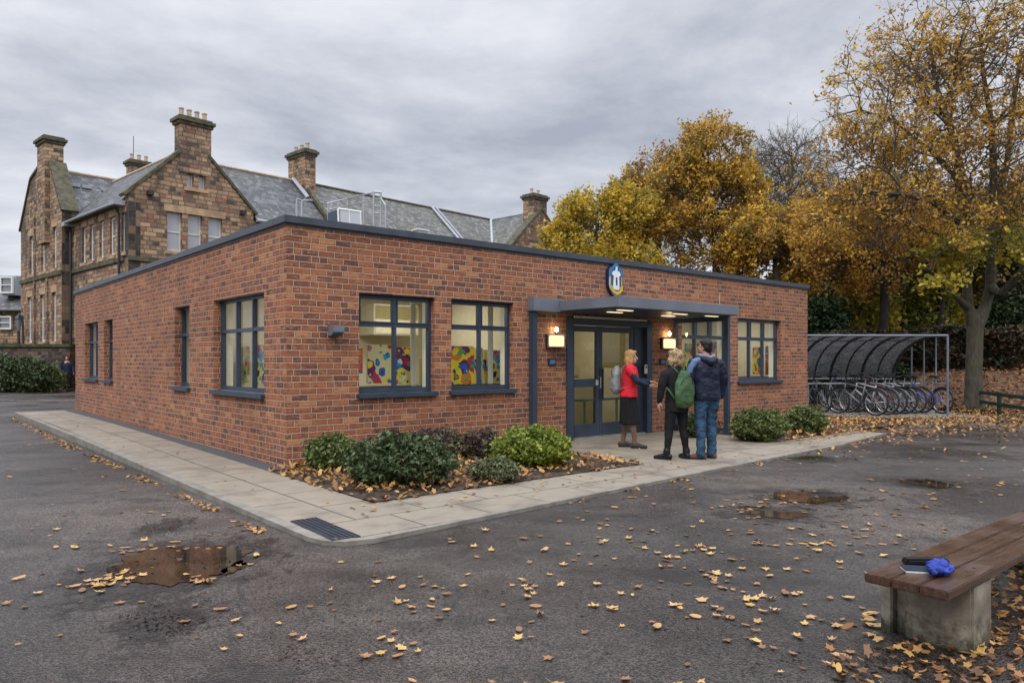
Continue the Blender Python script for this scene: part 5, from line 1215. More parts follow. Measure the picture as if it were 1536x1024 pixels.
# along the left kerb, the front edge, on paving
sp = []
for _ in range(900):
    v = rd.uniform(-3.2, 13); u = -1.56-abs(rd.gauss(0, .07)); p = BF(u, v)
    if mnoise.noise(Vector((v*1.1, 0, 0))) > -.15: sp.append((p.x, p.y, rd.uniform(.04, .085)))
for _ in range(200):
    u = rd.uniform(1.0, 11); v = -3.98+.06*u-abs(rd.gauss(0, .09)); p = BF(u, v)
    if mnoise.noise(Vector((u*1.3, 5, 0))) > -.05: sp.append((p.x, p.y, rd.uniform(.05, .09)))
litter('kerb_leaves', 'drift of small leaves gathered along the kerb', sp, 'litter', .006, .25, 2)
sp = []
for _ in range(80): u, v = rd.uniform(-1.2, 8.3), rd.uniform(-3.6, -2.85); p = BF(u, v); sp.append((p.x, p.y, rd.uniform(.05, .085), .045))
for _ in range(60): u, v = rd.uniform(-1.2, -.3), rd.uniform(-3, 10); p = BF(u, v); sp.append((p.x, p.y, rd.uniform(.04, .07), zpv(v)+.006))
for _ in range(16): u, v = rd.uniform(4.2, 8.3), rd.uniform(-2.6, -.2); p = BF(u, v); sp.append((p.x, p.y, rd.uniform(.05, .08), .045))
for _ in range(420): u, v = rd.uniform(8.3, 11.4), rd.gauss(-2.55, .22); p = BF(u, v); sp.append((p.x, p.y, rd.uniform(.05, .085), .045))
litter('paving_leaves', 'few stray leaves lying on the paving slabs', sp, 'litter', .045, .12, 3)
def bedleaves(q, n, seed, nm):
    sp = []
    for _ in range(n):
        u = rd.uniform(q[0]-.04, q[2]+.06); v = rd.uniform(q[1]-.07, q[3])
        e = min(u-q[0], q[2]-u, v-q[1]); p = BF(u, v); sp.append((p.x, p.y, rd.uniform(.06, .10), .045+max(0, min(.05, e*.3))+rd.random()*.02))
    litter('bed_leaves', nm, sp, 'litter', .05, .45, seed)
bedleaves(BED1, 2600, 4, 'carpet of brown leaves covering the soil of the left planting bed'); bedleaves(BED2, 3000, 5, 'carpet of brown leaves covering the soil of the right planting bed')
# orange drift in front of the shelter and under the tree
sp = []
for _ in range(30000):
    px = rd.uniform(1225, 1545); py = rd.uniform(606, 690); p = G(px, py); x, y = p.x, p.y
    u, v = inpave(x, y)
    if u < 14.2 and v > -2.3: continue
    lo = 664-(px-1235)*.165 if px < 1420 else 633+4*math.sin(px*.05)
    w_ = 1.0 if py < lo else math.exp(-(py-lo)/9.0)
    if py < 624 and px < 1425: w_ *= .12
    w_ *= .35+1.2*max(0, mnoise.noise(Vector((x*.9, y*.9, 9)))+.38)
    w_ *= ((py-HY)/90.0)**-2*.62
    if rd.random() < w_: sp.append((x, y, rd.uniform(.05, .10), .014 if 19.2 < y < 23 and x < 12.6 else .008))
litter('leaf_drift', 'orange leaf drift on the ground in front of the bicycle shelter', sp, 'litter', .008, .3, 6)
sp = []
for _ in range(11000):
    x = rd.uniform(10.5, 30); y = rd.uniform(22.3, 31.5); sp.append((x, y, rd.uniform(.09, .15), bankz(x, y)+.01+rd.random()*.04))
litter('bank_leaves', 'thick russet leaf litter on the bank behind the fence', sp, 'litter_dark', .02, .5, 7)

# ================================================================== BENCH
SZ = .40
A1 = G(1295.6, 859, SZ); A2 = G(1427, 885.5, SZ); dirB = Vector((math.cos(ANG-.02), math.sin(ANG-.02), 0)); nb = Vector((dirB.y, -dirB.x, 0))
wB = (A2-A1).dot(nb); azb = math.atan2(dirB.y, dirB.x)
org = A1.copy(); org.z = 0
bench = emp('park_bench', 'wet brown plank bench on mossy concrete legs at the right foreground', 'bench', org, azb)
# local: x along the bench, -y toward the camera side
for k in range(3):
    y1 = -k*wB/3; y0 = -(k+1)*wB/3
    MB().box(-.0-.0*k, y0+.0025, SZ-.045, 2.9, y1-.0025, SZ).build('seat_plank', 'wood', bench, bevel=.005)
def tolocal(p): d = p-org; return d.dot(dirB), d.dot(nb)
def legblk(x0):
    c_ = MB().box(x0, -.385, -.02, x0+.27, -.05, SZ-.045).build('leg', 'conc', bench, bevel=.014)
    MB().box(x0+.05, -.049, -.02, x0+.22, .012, SZ-.046).box(x0, .0125, -.02, x0+.26, .075, SZ-.046).build('leg_web', 'conc', c_, bevel=.008)
legblk(.36); legblk(2.3)
m_ = MB()
for x in (.44, .54, 2.40):
    for y in (-.33, -.20, -.07): m_.lathe([(.011, SZ-.001), (.011, SZ+.003), (.007, SZ+.005)], (x, y, 0), 8)
m_.build('bolts', 'black_iron', bench)
# things left on the bench
e_ = emp('pencil_case', 'flat black case lying on the bench behind the blue cloth', 'case', G(1388, 846, SZ+.0), azb-.70)
MB().box(-.115, -.03, .001, .115, .03, .035).build('case_body', 'black_leather', e_, bevel=.008); MB().box(-.10, -.031, .022, .10, -.0302, .025).build('zip', 'metal', e_)
e_ = emp('notebook', 'thin notebook with pale page edges lying on the bench', 'notebook', G(1378, 856, SZ), azb-.9)
MB().box(-.075, -.05, .001, .075, .05, .012).build('pages', 'white_cloth', e_); MB().box(-.077, -.052, .0125, .077, .052, .016).build('cover', 'navy_cloth', e_)
def remesh(mb, vox, sm=2, it=6, name='m'):
    a = bpy.data.objects.new('tmp', mb.mesh('tmp')); COL.objects.link(a)
    md = a.modifiers.new('r', 'REMESH'); md.mode = 'VOXEL'; md.voxel_size = vox; md.use_smooth_shade = True
    if it: s_ = a.modifiers.new('s', 'SMOOTH'); s_.factor = .5; s_.iterations = it
    me = evald(a); bpy.data.objects.remove(a); me.name = name; return me
def wrinkle(me, amp, sc, seed=0, stretch=(1, 1, .6)):
    nr = [v.normal.copy() for v in me.vertices]
    for v, n in zip(me.vertices, nr):
        q = Vector((v.co.x*stretch[0]*sc, v.co.y*stretch[1]*sc, v.co.z*stretch[2]*sc+seed*9.1)); v.co += n*amp*mnoise.fractal(q, .8, 2.1, 3)
    me.update(); return me
e_ = emp('blue_cloth', 'crumpled bright blue cloth lying on the bench', 'cloth', G(1407, 861, SZ), azb)
m_ = MB(); rd2 = random.Random(4)
for (x, y, z, a, b_, c) in ((-.055, -.01, .022, .05, .04, .024), (.0, .0, .026, .055, .045, .03), (.055, .015, .022, .05, .035, .025), (.09, .02, .012, .04, .025, .014), (-.02, -.035, .014, .05, .03, .016), (.03, -.03, .012, .05, .02, .014)): m_.ell((x, y, z), (a, b_, c))
me = wrinkle(remesh(m_, .0035, it=2), .020, 30, 2, (1, 1, 1)); zmn = min(v.co.z for v in me.vertices)
for v in me.vertices: v.co.z -= zmn
obj('cloth', me, 'blue_cloth', e_, smooth=True)
m_ = MB()
for (x, y, z, a, b_, c) in ((.085, .025, .018, .045, .035, .022), (.11, .0, .012, .035, .03, .014), (.06, .045, .014, .05, .02, .016)): m_.ell((x, y, z), (a, b_, c))
me = wrinkle(remesh(m_, .0035, it=2), .020, 32, 5, (1, 1, 1))
obj('dark_fold', me, fabric('deep_blue_cloth', (.012, .03, .16), .6, .4), e_, smooth=True)
# leaves heaped under the bench
sp = []
for _ in range(680):
    lx = rd.uniform(-.5, 3.4); ly = rd.gauss(-.42, .30)
    if ly > .10 or ly < -2.2: continue
    if .33 < lx < .66 and -wB*.9 < ly < 0: continue
    p = org+dirB*lx+nb*(-ly); 
    if p.y < 3.15: continue
    sp.append((p.x, p.y, rd.uniform(.040, .072), .008+rd.random()*.025))
litter('bench_leaves', 'heap of mixed brown and yellow leaves under and before the bench', sp, 'litter', .01, .4, 8)
sp = [(q[0]+rd.gauss(0, .12), q[1]+rd.gauss(0, .12), q[2], q[3]*.3+.005) for q in sp[:700]]
litter('bench_leaves', 'older dark leaves beneath the heap at the bench', sp, 'litter_dark', .005, .3, 9)

# ================================================================== FENCE
fe = emp('rail_fence', 'low dark green two-rail fence running out to the right of the big tree', 'fence', (0, 0, 0))
fps = [Vector((14.30, 22.3, 0)), Vector((13.87, 20.6, 0)), Vector((13.6, 18.9, 0))]
fps = [G(1460, 612)+Vector((0, 0, 0)), G(1499, 619), G(1545, 627)]
d_ = (fps[1]-fps[0]); fps.append(fps[2]+(fps[2]-fps[1]))
for p in fps: MB().box(p.x-.045, p.y-.045, -.02, p.x+.045, p.y+.045, .60).build('post', 'green_paint', fe, bevel=.006)
for zc in (.52, .24):
    m_ = MB()
    for a, c in zip(fps[:-1], fps[1:]):
        n_ = Vector((-(c-a).y, (c-a).x, 0)).normalized()*.03
        i = [m_.av(q) for q in (a-n_+Vector((0, 0, zc-.05)), c-n_+Vector((0, 0, zc-.05)), c+n_+Vector((0, 0, zc-.05)), a+n_+Vector((0, 0, zc-.05)), a-n_+Vector((0, 0, zc+.05)), c-n_+Vector((0, 0, zc+.05)), c+n_+Vector((0, 0, zc+.05)), a+n_+Vector((0, 0, zc+.05)))]
        for f in ((0, 3, 2, 1), (4, 5, 6, 7), (0, 1, 5, 4), (1, 2, 6, 5), (2, 3, 7, 6), (3, 0, 4, 7)): m_.face([i[k] for k in f])
    m_.build('rail', 'green_paint', fe)

# ================================================================== CYCLE SHELTER
SX1, SX0, SYN, SYF = 11.87, 7.95, 20.0, 22.9
sh = emp('bicycle_shelter', 'curved smoked-panel bicycle shelter on grey hoops beside the brick building', 'bicycle shelter', (0, 0, 0))
H0, HT = .92, 2.17
def arc(x, n=12, e=0.0):
    pts = []
    for k in range(n+1):
        t = k/n*math.pi/2; y = SYF-(SYF-SYN)*(1-math.cos(t))**.92; z = H0+(HT-H0)*math.sin(t)+.10*math.sin(2*t)
        pts.append((x, y, z))
    return pts
ribs = [SX1-.487*k for k in range(9)]
for k, x in enumerate(ribs):
    a = arc(x); r_ = .042 if k % 2 == 0 else .026
    if x == SX1 or k % 2 == 0: MB().tube([(x, SYF, 0)]+a, r_, 6).build('hoop', 'black_iron', sh)
    else: MB().tube(a, r_, 6).build('hoop', 'black_iron', sh)
m_ = MB(); a0, a1_ = arc(ribs[-1]), arc(SX1)
for i in range(12):
    for j in range(len(ribs)-1): pass
va = [m_.av((p[0], p[1], p[2]+.02)) for p in a0]; vb = [m_.av((p[0], p[1], p[2]+.02)) for p in a1_]
for i in range(12): m_.face((va[i], vb[i], vb[i+1], va[i+1]))
m_.build('curved_panel', 'poly', sh, smooth=True, fix=False)
for z, y in ((HT, SYN), (H0, SYF)): MB().tube([(ribs[-1], y, z), (SX1, y, z)], .035 if y == SYN else .028, 6).build('purlin', 'galv' if y != SYN else 'canopy', sh)
q = arc(0, 12)[8]; MB().tube([(ribs[-1], q[1], q[2]-.02), (SX1, q[1], q[2]-.02)], .015, 6).build('purlin', 'black_iron', sh)
for y in (SYN, SYN+.55, SYN+1.15, SYN+1.8):
    t = math.acos(max(-1, min(1, 1-(SYF-y)/(SYF-SYN)))); z = H0+(HT-H0)*math.sin(t); MB().tube([(SX1, y, 0), (SX1, y, z)], .030 if y == SYN else .022, 6).build('post', 'canopy', sh)
MB().tube([(SX0, SYN+.02, 0), (SX0, SYN+.02, HT)], .03, 6).build('post', 'canopy', sh)
MB().tube([(SX1, SYN, .85), (SX1, SYF, .85)], .022, 6).build('side_rail', 'galv', sh)
# racks and slab
tag(MB().box(SX0-.3, 19.2, -.02, 12.6, 23.1, .012).build('shelter_slab', 'kerb'), kind='structure')
MB().tube([(SX0, 21.3, .82), (12.0, 21.3, .82)], .025, 6).build('bike_rail', 'galv', sh)
for k in range(6): x = 8.6+k*.62; MB().tube([(x, 21.3, 0), (x, 21.3, .82)], .022, 6).build('rack_leg', 'galv', sh)

# ================================================================== BICYCLES
def bike(label, wr, wl, colr, seed, step=False, dark=False):
    """wr = ground point of the nearer (rear) wheel, wl = of the farther wheel"""
    wr = Vector(wr); wl = Vector(wl); d = (wl-wr); wb = 1.04; rz = math.atan2(d.y, d.x); rd = random.Random(seed)
    e = emp('bicycle', label, 'bicycle', (wr.x, wr.y, .012), rz, 'bicycles in the shelter'); e.scale = (1.03, 1.03, 1.06); r = .335
    fm = simple('bike_paint', colr, .35); 
    for x0 in (0, wb):
        w_ = MB().tube([(x0+(r-.02)*math.cos(t), 0, r+(r-.02)*math.sin(t)) for t in [2*math.pi*k/28 for k in range(28)]], .024, 6, closed=True).build('wheel', 'tyre', e, smooth=True)
        m_ = MB().tube([(x0+(r-.047)*math.cos(t), 0, r+(r-.047)*math.sin(t)) for t in [2*math.pi*k/28 for k in range(28)]], .009, 4, closed=True); m_.tube([(x0, -.05, r), (x0, .05, r)], .022, 8); m_.build('rim', 'chrome', w_)
        m_ = MB()
        for k in range(18): t = 2*math.pi*k/18; m_.tube([(x0, .02*(-1)**k, r), (x0+(r-.045)*math.cos(t+.1), 0, r+(r-.045)*math.sin(t+.1))], .0028, 3)
        m_.build('spokes', 'galv', w_)
    bb = (.42, 0, .29); st = (.30, 0, .74 if not step else .62); hd0 = (.87, 0, .62); hd1 = (.83, 0, .80); m_ = MB()
    m_.tube([bb, st], .021, 8).tube([bb, hd0], .026, 8).tube([(st[0], 0, st[2]-.05 if not step else .45), hd1 if not step else hd0], .017, 8).tube([hd0, hd1], .022, 8)
    for s_ in (-1, 1):
        m_.tube([(0, .055*s_, r), (.40, .03*s_, .29)], .010, 6).tube([(0, .055*s_, r), (st[0]+.01, .02*s_, st[2]-.06)], .009, 6)
    m_.build('frame', fm, e, smooth=True)
    m_ = MB()
    for s_ in (-1, 1): m_.tube([(hd0[0]+.005, .045*s_, .60), (.93, .055*s_, .50), (wb, .055*s_, r)], [.013, .013, .009], 6)
    m_.tube([(hd0[0], -.05, .61), (hd0[0], .05, .61)], .016, 6); m_.build('fork', fm if seed % 2 else 'black_iron', e)
    m_ = MB().tube([hd1, (.80, 0, 1.02)], .016, 6)
    m_.tube([(.80, -.30, 1.04), (.83, -.22, 1.04), (.80, 0, 1.02), (.83, .22, 1.04), (.80, .30, 1.04)], .014, 6).tube([(.78, -.31, 1.04), (.82, -.20, 1.042)], .02, 6).tube([(.78, .31, 1.04), (.82, .20, 1.042)], .02, 6).tube([(.83, -.18, 1.04), (.88, -.10, .92), (.90, 0, .72)], .006, 4).tube([(.83, .18, 1.04), (.90, .10, .92), (.88, 0, .64)], .006, 4); m_.build('handlebar', 'black_iron', e)
    m_ = MB().tube([st, (.27, 0, .94)], .014, 6); sp_ = m_.build('seat_post', 'chrome', e)
    m_ = MB(); m_.ell((.20, 0, .965), (.10, .085, .035), 10, 6); m_.ell((.33, 0, .965), (.13, .035, .026), 10, 6); m_.build('saddle', 'black_leather', e, smooth=True)
    m_ = MB().tube([(.42, -.05, .29), (.42, .05, .29)], .02, 8).tube([(.42+.09*math.cos(t), -.045, .29+.09*math.sin(t)) for t in [2*math.pi*k/16 for k in range(16)]], .007, 4, closed=True)
    a = rd.uniform(0, 3); m_.tube([(.42, -.06, .29), (.42+.17*math.cos(a), -.07, .29+.17*math.sin(a))], .009, 5).tube([(.42, .06, .29), (.42-.17*math.cos(a), .07, .29-.17*math.sin(a))], .009, 5)
    for s_ in (-1, 1): m_.box(.42-s_*.17*math.cos(a)-.045, s_*.07 if s_ > 0 else -.16, .29-s_*.17*math.sin(a)-.012, .42-s_*.17*math.cos(a)+.045, .16 if s_ > 0 else -.07, .29-s_*.17*math.sin(a)+.012)
    m_.build('crank', 'black_iron', e)
    m_ = MB().tube([(r*1.07*math.cos(t)*1.0, 0, r+r*1.07*math.sin(t)) for t in [R(20+14*k) for k in range(10)]], .022, 5); m_.build('mudguard', 'black_iron', e)
    if seed % 3 == 0:
        m_ = MB().box(-.14, -.06, .70, .24, .06, .715).tube([(-.05, .055, .70), (0, .06, r)], .006, 4).tube([(-.05, -.055, .70), (0, -.06, r)], .006, 4); m_.build('carrier', 'black_iron', e)
    if seed % 4 == 1:
        MB().box(.84, -.14, .66, 1.06, .14, .86).build('basket', 'black_iron', e, bevel=.02)
    e.rotation_euler = (R(rd.uniform(-4, 4)), 0, rz)
    return e
def wp(px, D): return ((px-CX)/F*D, D, 0)
bike('charcoal bicycle with bright rims, nearest in the rack', wp(1314, 19.6), wp(1262, 20.4), (.13, .13, .14), 11)
bike('silver bicycle with a basket just behind the nearest charcoal one', wp(1330, 19.95), wp(1278, 20.75), (.42, .43, .46), 5)
bike('dark red bicycle third from the near end of the row', wp(1342, 20.15), wp(1290, 20.95), (.16, .02, .02), 2)
bike('grey mountain bicycle with carrier in the middle of the row', wp(1357, 20.3), wp(1303, 21.1), (.32, .34, .37), 3)
bike('pale grey bicycle left of the blue one, partly hidden', wp(1371, 20.5), wp(1318, 21.3), (.50, .50, .52), 8)
bike('slim white-framed bicycle wedged behind the grey mountain bicycle', wp(1350, 20.9), wp(1300, 21.7), (.42, .42, .42), 9)
bike('dark green bicycle behind the dark red one', wp(1325, 20.7), wp(1275, 21.5), (.02, .06, .04), 12)
bike('black bicycle touching the wheel of the blue one', wp(1384, 20.7), wp(1335, 21.5), (.025, .025, .03), 7)
bike('bright blue step-through bicycle at the open right end of the shelter', wp(1413, 20.35), wp(1374, 21.1), (.06, .12, .55), 14, True)
bike('dark bicycle at the back left, beside the corner of the brick building', wp(1236, 20.9), wp(1205, 21.8), (.06, .07, .09), 10)
bike('silver and black bicycle half hidden between the left bicycle and the nearest one', wp(1262, 21.6), wp(1222, 22.2), (.25, .26, .28), 13)
bike('blue-grey bicycle standing far in at the back of the shelter', wp(1295, 21.8), wp(1252, 22.5), (.09, .13, .2), 4)
# ================================================================== PEOPLE
def chain(mb, pts, rs, lat=(1, 0, 0), n=14, round_=True):
    """limb / trunk as rings of ellipses: rs = radius or (lateral, other)"""
    pts = [Vector(p) for p in pts]; rs = [(r, r) if not hasattr(r, '__len__') else r for r in rs]; lat = Vector(lat)
    if round_:
        d0 = (pts[0]-pts[1]).normalized(); d1 = (pts[-1]-pts[-2]).normalized(); a, z = min(rs[0]), min(rs[-1])
        P2 = [pts[0]+d0*a*.9, pts[0]+d0*a*.6]+pts+[pts[-1]+d1*z*.6, pts[-1]+d1*z*.9]
        R2 = [(rs[0][0]*.35, rs[0][1]*.35), (rs[0][0]*.8, rs[0][1]*.8)]+rs+[(rs[-1][0]*.8, rs[-1][1]*.8), (rs[-1][0]*.35, rs[-1][1]*.35)]
    else: P2, R2 = pts, rs
    rings = []
    for i, p in enumerate(P2):
        d = (P2[min(i+1, len(P2)-1)]-P2[max(i-1, 0)]).normalized()
        a = lat-d*lat.dot(d)
        if a.length < .2: a = Vector((0, 1, 0))-d*d.y
        a.normalize(); b_ = d.cross(a)
        rings.append([mb.av(p+a*R2[i][0]*math.cos(t)+b_*R2[i][1]*math.sin(t)) for t in [2*math.pi*k/n for k in range(n)]])
    for i in range(len(rings)-1):
        for k in range(n): mb.face((rings[i][k], rings[i][(k+1) % n], rings[i+1][(k+1) % n], rings[i+1][k]))
    mb.face(rings[0][::-1]); mb.face(rings[-1]); return mb
def V3(*a): return Vector(a)
def lerp(a, b_, t): return a+(b_-a)*t
class Person:
    def __init__(s, name_label, loc, rz, h, j, group=None, cat='person'):
        """j: joints in person space (x right, y forward)"""
        s.e = emp('person', name_label, cat, loc, rz, group); s.h = h; s.j = {k: Vector(v) for k, v in j.items()}
    def body(s, headyaw=0.0, nod=0.0, skin='skin', legr=1.0, vox=.0075, hands=('l', 'r'), fingers=1.0):
        j = s.j; m_ = MB(); h = s.h
        nk, hd = j['neck'], j['head']
        chain(m_, [j['pelvis'], lerp(j['pelvis'], nk, .35), lerp(j['pelvis'], nk, .75), lerp(j['pelvis'], nk, .93)], [(.15, .10), (.125, .095), (.165, .105), (.12, .07)])
        chain(m_, [nk+V3(0, 0, -.04), lerp(nk, hd, .55)], [(.055, .055), (.05, .052)])
        # head with face
        hb = MB(); 
        hb.ell((0, -.005, .035), (.073, .092, .088), 18, 12); hb.ell((0, .028, -.03), (.053, .062, .075), 14, 10); hb.ell((0, .070, -.072), (.024, .022, .022), 10, 6)
        chain(hb, [(0, .088, .030), (0, .104, .0), (0, .114, -.022)], [.009, .011, .014], n=8); hb.ell((0, .094, -.048), (.023, .010, .006), 10, 6); hb.ell((0, .090, -.058), (.019, .010, .006), 10, 6)
        hb.ell((0, .078, .038), (.050, .016, .010), 10, 6)
        for q in (-1, 1): hb.ell((.074*q, -.008, -.005), (.009, .020, .032), 8, 6); hb.ell((.038*q, .062, -.022), (.020, .018, .018), 8, 6)
        M3 = Matrix.Rotation(headyaw, 3, 'Z') @ Matrix.Rotation(nod, 3, 'X'); s.hm = M3; s.hd = hd
        off = len(m_.v); m_.v += [tuple(M3 @ Vector(v)+hd) for v in hb.v]; m_.f += [tuple(i+off for i in f) for f in hb.f]; m_.mi += [0]*len(hb.f)
        for q, sg in (('l', -1), ('r', 1)):
            sh_, el, wr = j['sh'+q], j['el'+q], j['wr'+q]
            chain(m_, [sh_, lerp(sh_, el, .5), el, lerp(el, wr, .35), wr], [.045, .042, .036, .036, .024])
            d = (wr-el).normalized(); up = j.get('palm'+q, V3(-sg, 0, 0)); up = (up-d*up.dot(d)).normalized(); sd = d.cross(up)
            hl = .085*fingers
            chain(m_, [wr, wr+d*hl*.5, wr+d*hl], [(.026, .016), (.037, .016), (.038, .013)], sd)
            curl = j.get('curl'+q, V3(.35, 0, 0)).x
            for k in range(4):
                b0_ = wr+d*hl*.97+sd*(.027-.018*k); L = (.036, .041, .038, .030)[k]*fingers; dd = d; p = b0_; ps = [p]
                for sgm in range(3): dd = (dd+up*curl*(.5+.25*k*.3)).normalized(); p = p+dd*L*(.95, .72, .55)[sgm]; ps.append(p)
                chain(m_, ps, [.0092, .0088, .0082, .007], sd, 8)
            tb = wr+d*hl*.35+sd*.034; t1 = tb+(d*.7+sd*.7+up*.3).normalized()*.034; t2 = t1+(d*.9+sd*.2+up*.4).normalized()*.030
            chain(m_, [wr+d*hl*.15+sd*.02, tb, t1, t2], [.013, .012, .0105, .008], up, 8)
            hp, kn, an = j['hip'+q], j['kn'+q], j['an'+q]
            cb = V3(0, -.012, 0)
            chain(m_, [hp, lerp(hp, kn, .5), kn, lerp(kn, an, .28)+cb, lerp(kn, an, .6), an], [.078*legr, .066*legr, .050*legr, .052*legr, .038*legr, .033*legr])
            ft = j.get('ft'+q, V3(0, 1, 0)); ft = V3(ft.x, ft.y, 0).normalized(); sd2 = V3(-ft.y, ft.x, 0)
            chain(m_, [an+V3(0, 0, -.045)-ft*.035, an+V3(0, 0, -.05)+ft*.06, V3(an.x, an.y, .022)+ft*.15], [(.03, .03), (.038, .026), (.036, .014)], sd2)
        me = remesh(m_, vox, it=3); o = obj('body', me, skin, s.e, smooth=True)
        s.bodyo = o
        for q in (-1, 1):
            p = M3 @ V3(.031*q, .083, .022)+hd; em = MB(); em.ell(tuple(p), (.011, .008, .008), 10, 6); em.build('eye', 'white_cloth', o, smooth=True)
            p = M3 @ V3(.032*q, .089, .022)+hd; em = MB(); em.ell(tuple(p), (.0055, .004, .0055), 8, 6); em.build('iris', 'dark', o)
            em = MB(); chain(em, [tuple(M3 @ V3(.014*q, .094, .044)+hd), tuple(M3 @ V3(.045*q, .078, .043)+hd)], [.0045, .003], n=6); em.build('eyebrow', 'brown_leather', o)
        em = MB(); chain(em, [tuple(M3 @ V3(-.020, .100, -.053)+hd), tuple(M3 @ V3(0, .107, -.053)+hd), tuple(M3 @ V3(.020, .100, -.053)+hd)], [.003, .0042, .003], n=6); em.build('lips', simple('lips', (.36, .10, .09), .4), o)
        return o
    def cloth(s, name, mat, chains, vox=.011, amp=.010, sc=9, seed=0, it=5, stretch=(1, 1, .6)):
        m_ = MB()
        for c in chains: chain(m_, *c)
        return obj(name, wrinkle(remesh(m_, vox, it=it), amp, sc, seed, stretch), mat, s.e, smooth=True)
    def shoe(s, mat, q, k=1.0, sole='dark', high=.0):
        j = s.j; an = j['an'+q]; ft = j.get('ft'+q, V3(0, 1, 0)); ft = V3(ft.x, ft.y, 0).normalized(); sd = V3(-ft.y, ft.x, 0); b_ = V3(an.x, an.y, 0)
        m_ = MB(); chain(m_, [b_-ft*.05+V3(0, 0, .045), b_+ft*.05+V3(0, 0, .05), b_+ft*.12+V3(0, 0, .038), b_+ft*.185*k+V3(0, 0, .030)], [(.036, .042), (.043, .046), (.047, .034), (.038, .024)], sd)
        if high: chain(m_, [b_+V3(0, 0, .05), b_+V3(0, 0, .05+high)], [.05, .055])
        o = obj('shoe', remesh(m_, .007, it=2), mat, s.e, smooth=True)
        m2 = MB(); pts = []
        for t in [2*math.pi*i/20 for i in range(20)]:
            l = .07+.135*math.cos(t)*k; w_ = .046*math.sin(t)*(1 if math.cos(t) > 0 else .85); p = b_+ft*l+sd*w_; pts.append((p.x, p.y))
        m2.prism(pts, 'z', .001, .020); m2.build('sole', sole, o)
    def hair(s, mat, blobs, amp=.012, sc=26, vox=.008, seed=1):
        m_ = MB(); hb = MB()
        for c, r in blobs: hb.ell(c, r, 14, 10)
        m_.v = [tuple(s.hm @ Vector(v)+s.hd) for v in hb.v]; m_.f = hb.f; m_.mi = hb.mi
        return obj('hair', wrinkle(remesh(m_, vox, it=2), amp, sc, seed, (1, 1, .35)), mat, s.e, smooth=True)

def stand(h, fl, fr, hipw=.085, shw=.175, lean=(0, 0), kneeb=.02):
    k = h/1.755; z_hip = .88*k; px, py = (fl[0]+fr[0])/2, (fl[1]+fr[1])/2
    j = dict(pelvis=(px, py, z_hip+.06), neck=(px+lean[0], py+lean[1], 1.46*k), head=(px+lean[0]*1.2, py+lean[1]*1.2+.02, 1.61*k),
             hipl=(px-hipw, py, z_hip), hipr=(px+hipw, py, z_hip), anl=(fl[0], fl[1], .085), anr=(fr[0], fr[1], .085),
             shl=(px+lean[0]-shw, py+lean[1], 1.39*k), shr=(px+lean[0]+shw, py+lean[1], 1.39*k))
    for q, f in (('l', fl), ('r', fr)): hx = j['hip'+q]; j['kn'+q] = ((hx[0]+f[0])/2, (hx[1]+f[1])/2+kneeb, .47*k)
    return j
def backpack(label, P_, loc, rz, mat, w_=.15, d_=.085, h_=.40, tilt=0.0, pocket=True, straps=None):
    e = emp('backpack', label, 'backpack', loc, rz, None)
    m_ = MB(); chain(m_, [(0, 0, .04), (0, -.01, h_*.35), (0, 0, h_*.7), (0, .01, h_*.93)], [(w_, d_), (w_*1.06, d_*1.12), (w_*.92, d_*.95), (w_*.55, d_*.6)]); 
    b_ = obj('bag', wrinkle(remesh(m_, .009, it=4), .012, 11, 3), mat, e, smooth=True)
    m_ = MB(); chain(m_, [(0, -d_*.75, .07), (0, -d_*.8, .19)], [(w_*.68, d_*.55), (w_*.62, d_*.5)]); obj('front_pocket', wrinkle(remesh(m_, .008, it=3), .008, 14, 5), mat, e, smooth=True)
    MB().tube([(-w_*.6, -d_*1.27, .215), (0, -d_*1.40, .235), (w_*.6, -d_*1.27, .215)], .005, 6).build('zip', 'grey_shoe', e)
    MB().tube([(-w_*.78, -d_*.6, h_*.55), (-w_*.45, -d_*.98, h_*.80), (0, -d_*.99, h_*.88), (w_*.45, -d_*.98, h_*.80), (w_*.78, -d_*.6, h_*.55)], .005, 6).build('zip', 'grey_shoe', e)
    MB().tube([(-.035, .04, h_*.98), (-.03, .03, h_*1.06), (.03, .03, h_*1.06), (.035, .04, h_*.98)], .008, 6).build('top_handle', mat, e)
    for st in (straps or []):
        m_ = MB(); chain(m_, st, [(.019, .006)]*len(st), (1, 0, 0), 8, False); m_.build('strap', mat, e, smooth=True)
    return e
ZP = zn
def local(p, rz):  # world -> person axes rotation
    return p
# --- woman in red, facing the visitors; person forward = +Y local, rz turns it
def face(deg): return R(deg-90)
# woman 1: stands at px 943, faces right and slightly toward the camera
D1w = EYE-ZP
w1 = G(943, 671, ZP); hd1_ = face(-8)
j = stand(1.64, (-.08, -.10), (.09, .10), .08, .155, (0, .01))
j.update(ell=(-.20, .12, 1.13), wrl=(-.11, .36, 1.10), elr=(.215, .13, 1.12), wrr=(.12, .33, 1.045), palml=V3(.4, 0, -.6), palmr=V3(-.4, .1, .4), curll=(.5, 0, 0), curlr=(.5, 0, 0), ftl=(-.15, 1, 0), ftr=(.15, 1, 0))
pw1 = Person('woman in a red top and black skirt with blond hair, facing the two visitors', w1, hd1_, 1.64, j, None)
pw1.body(headyaw=R(-6), legr=.98)
J = pw1.j
pel, nk = J['pelvis'], J['neck']
pw1.cloth('tights', 'tights', [([lerp(J['kn'+q], J['hip'+q], .2), J['kn'+q], lerp(J['kn'+q], J['an'+q], .28)+V3(0, -.012, 0), lerp(J['kn'+q], J['an'+q], .6), J['an'+q]+V3(0, 0, -.01)], [.058, .055, .056, .042, .037]) for q in 'lr'], .008, .002, 8)
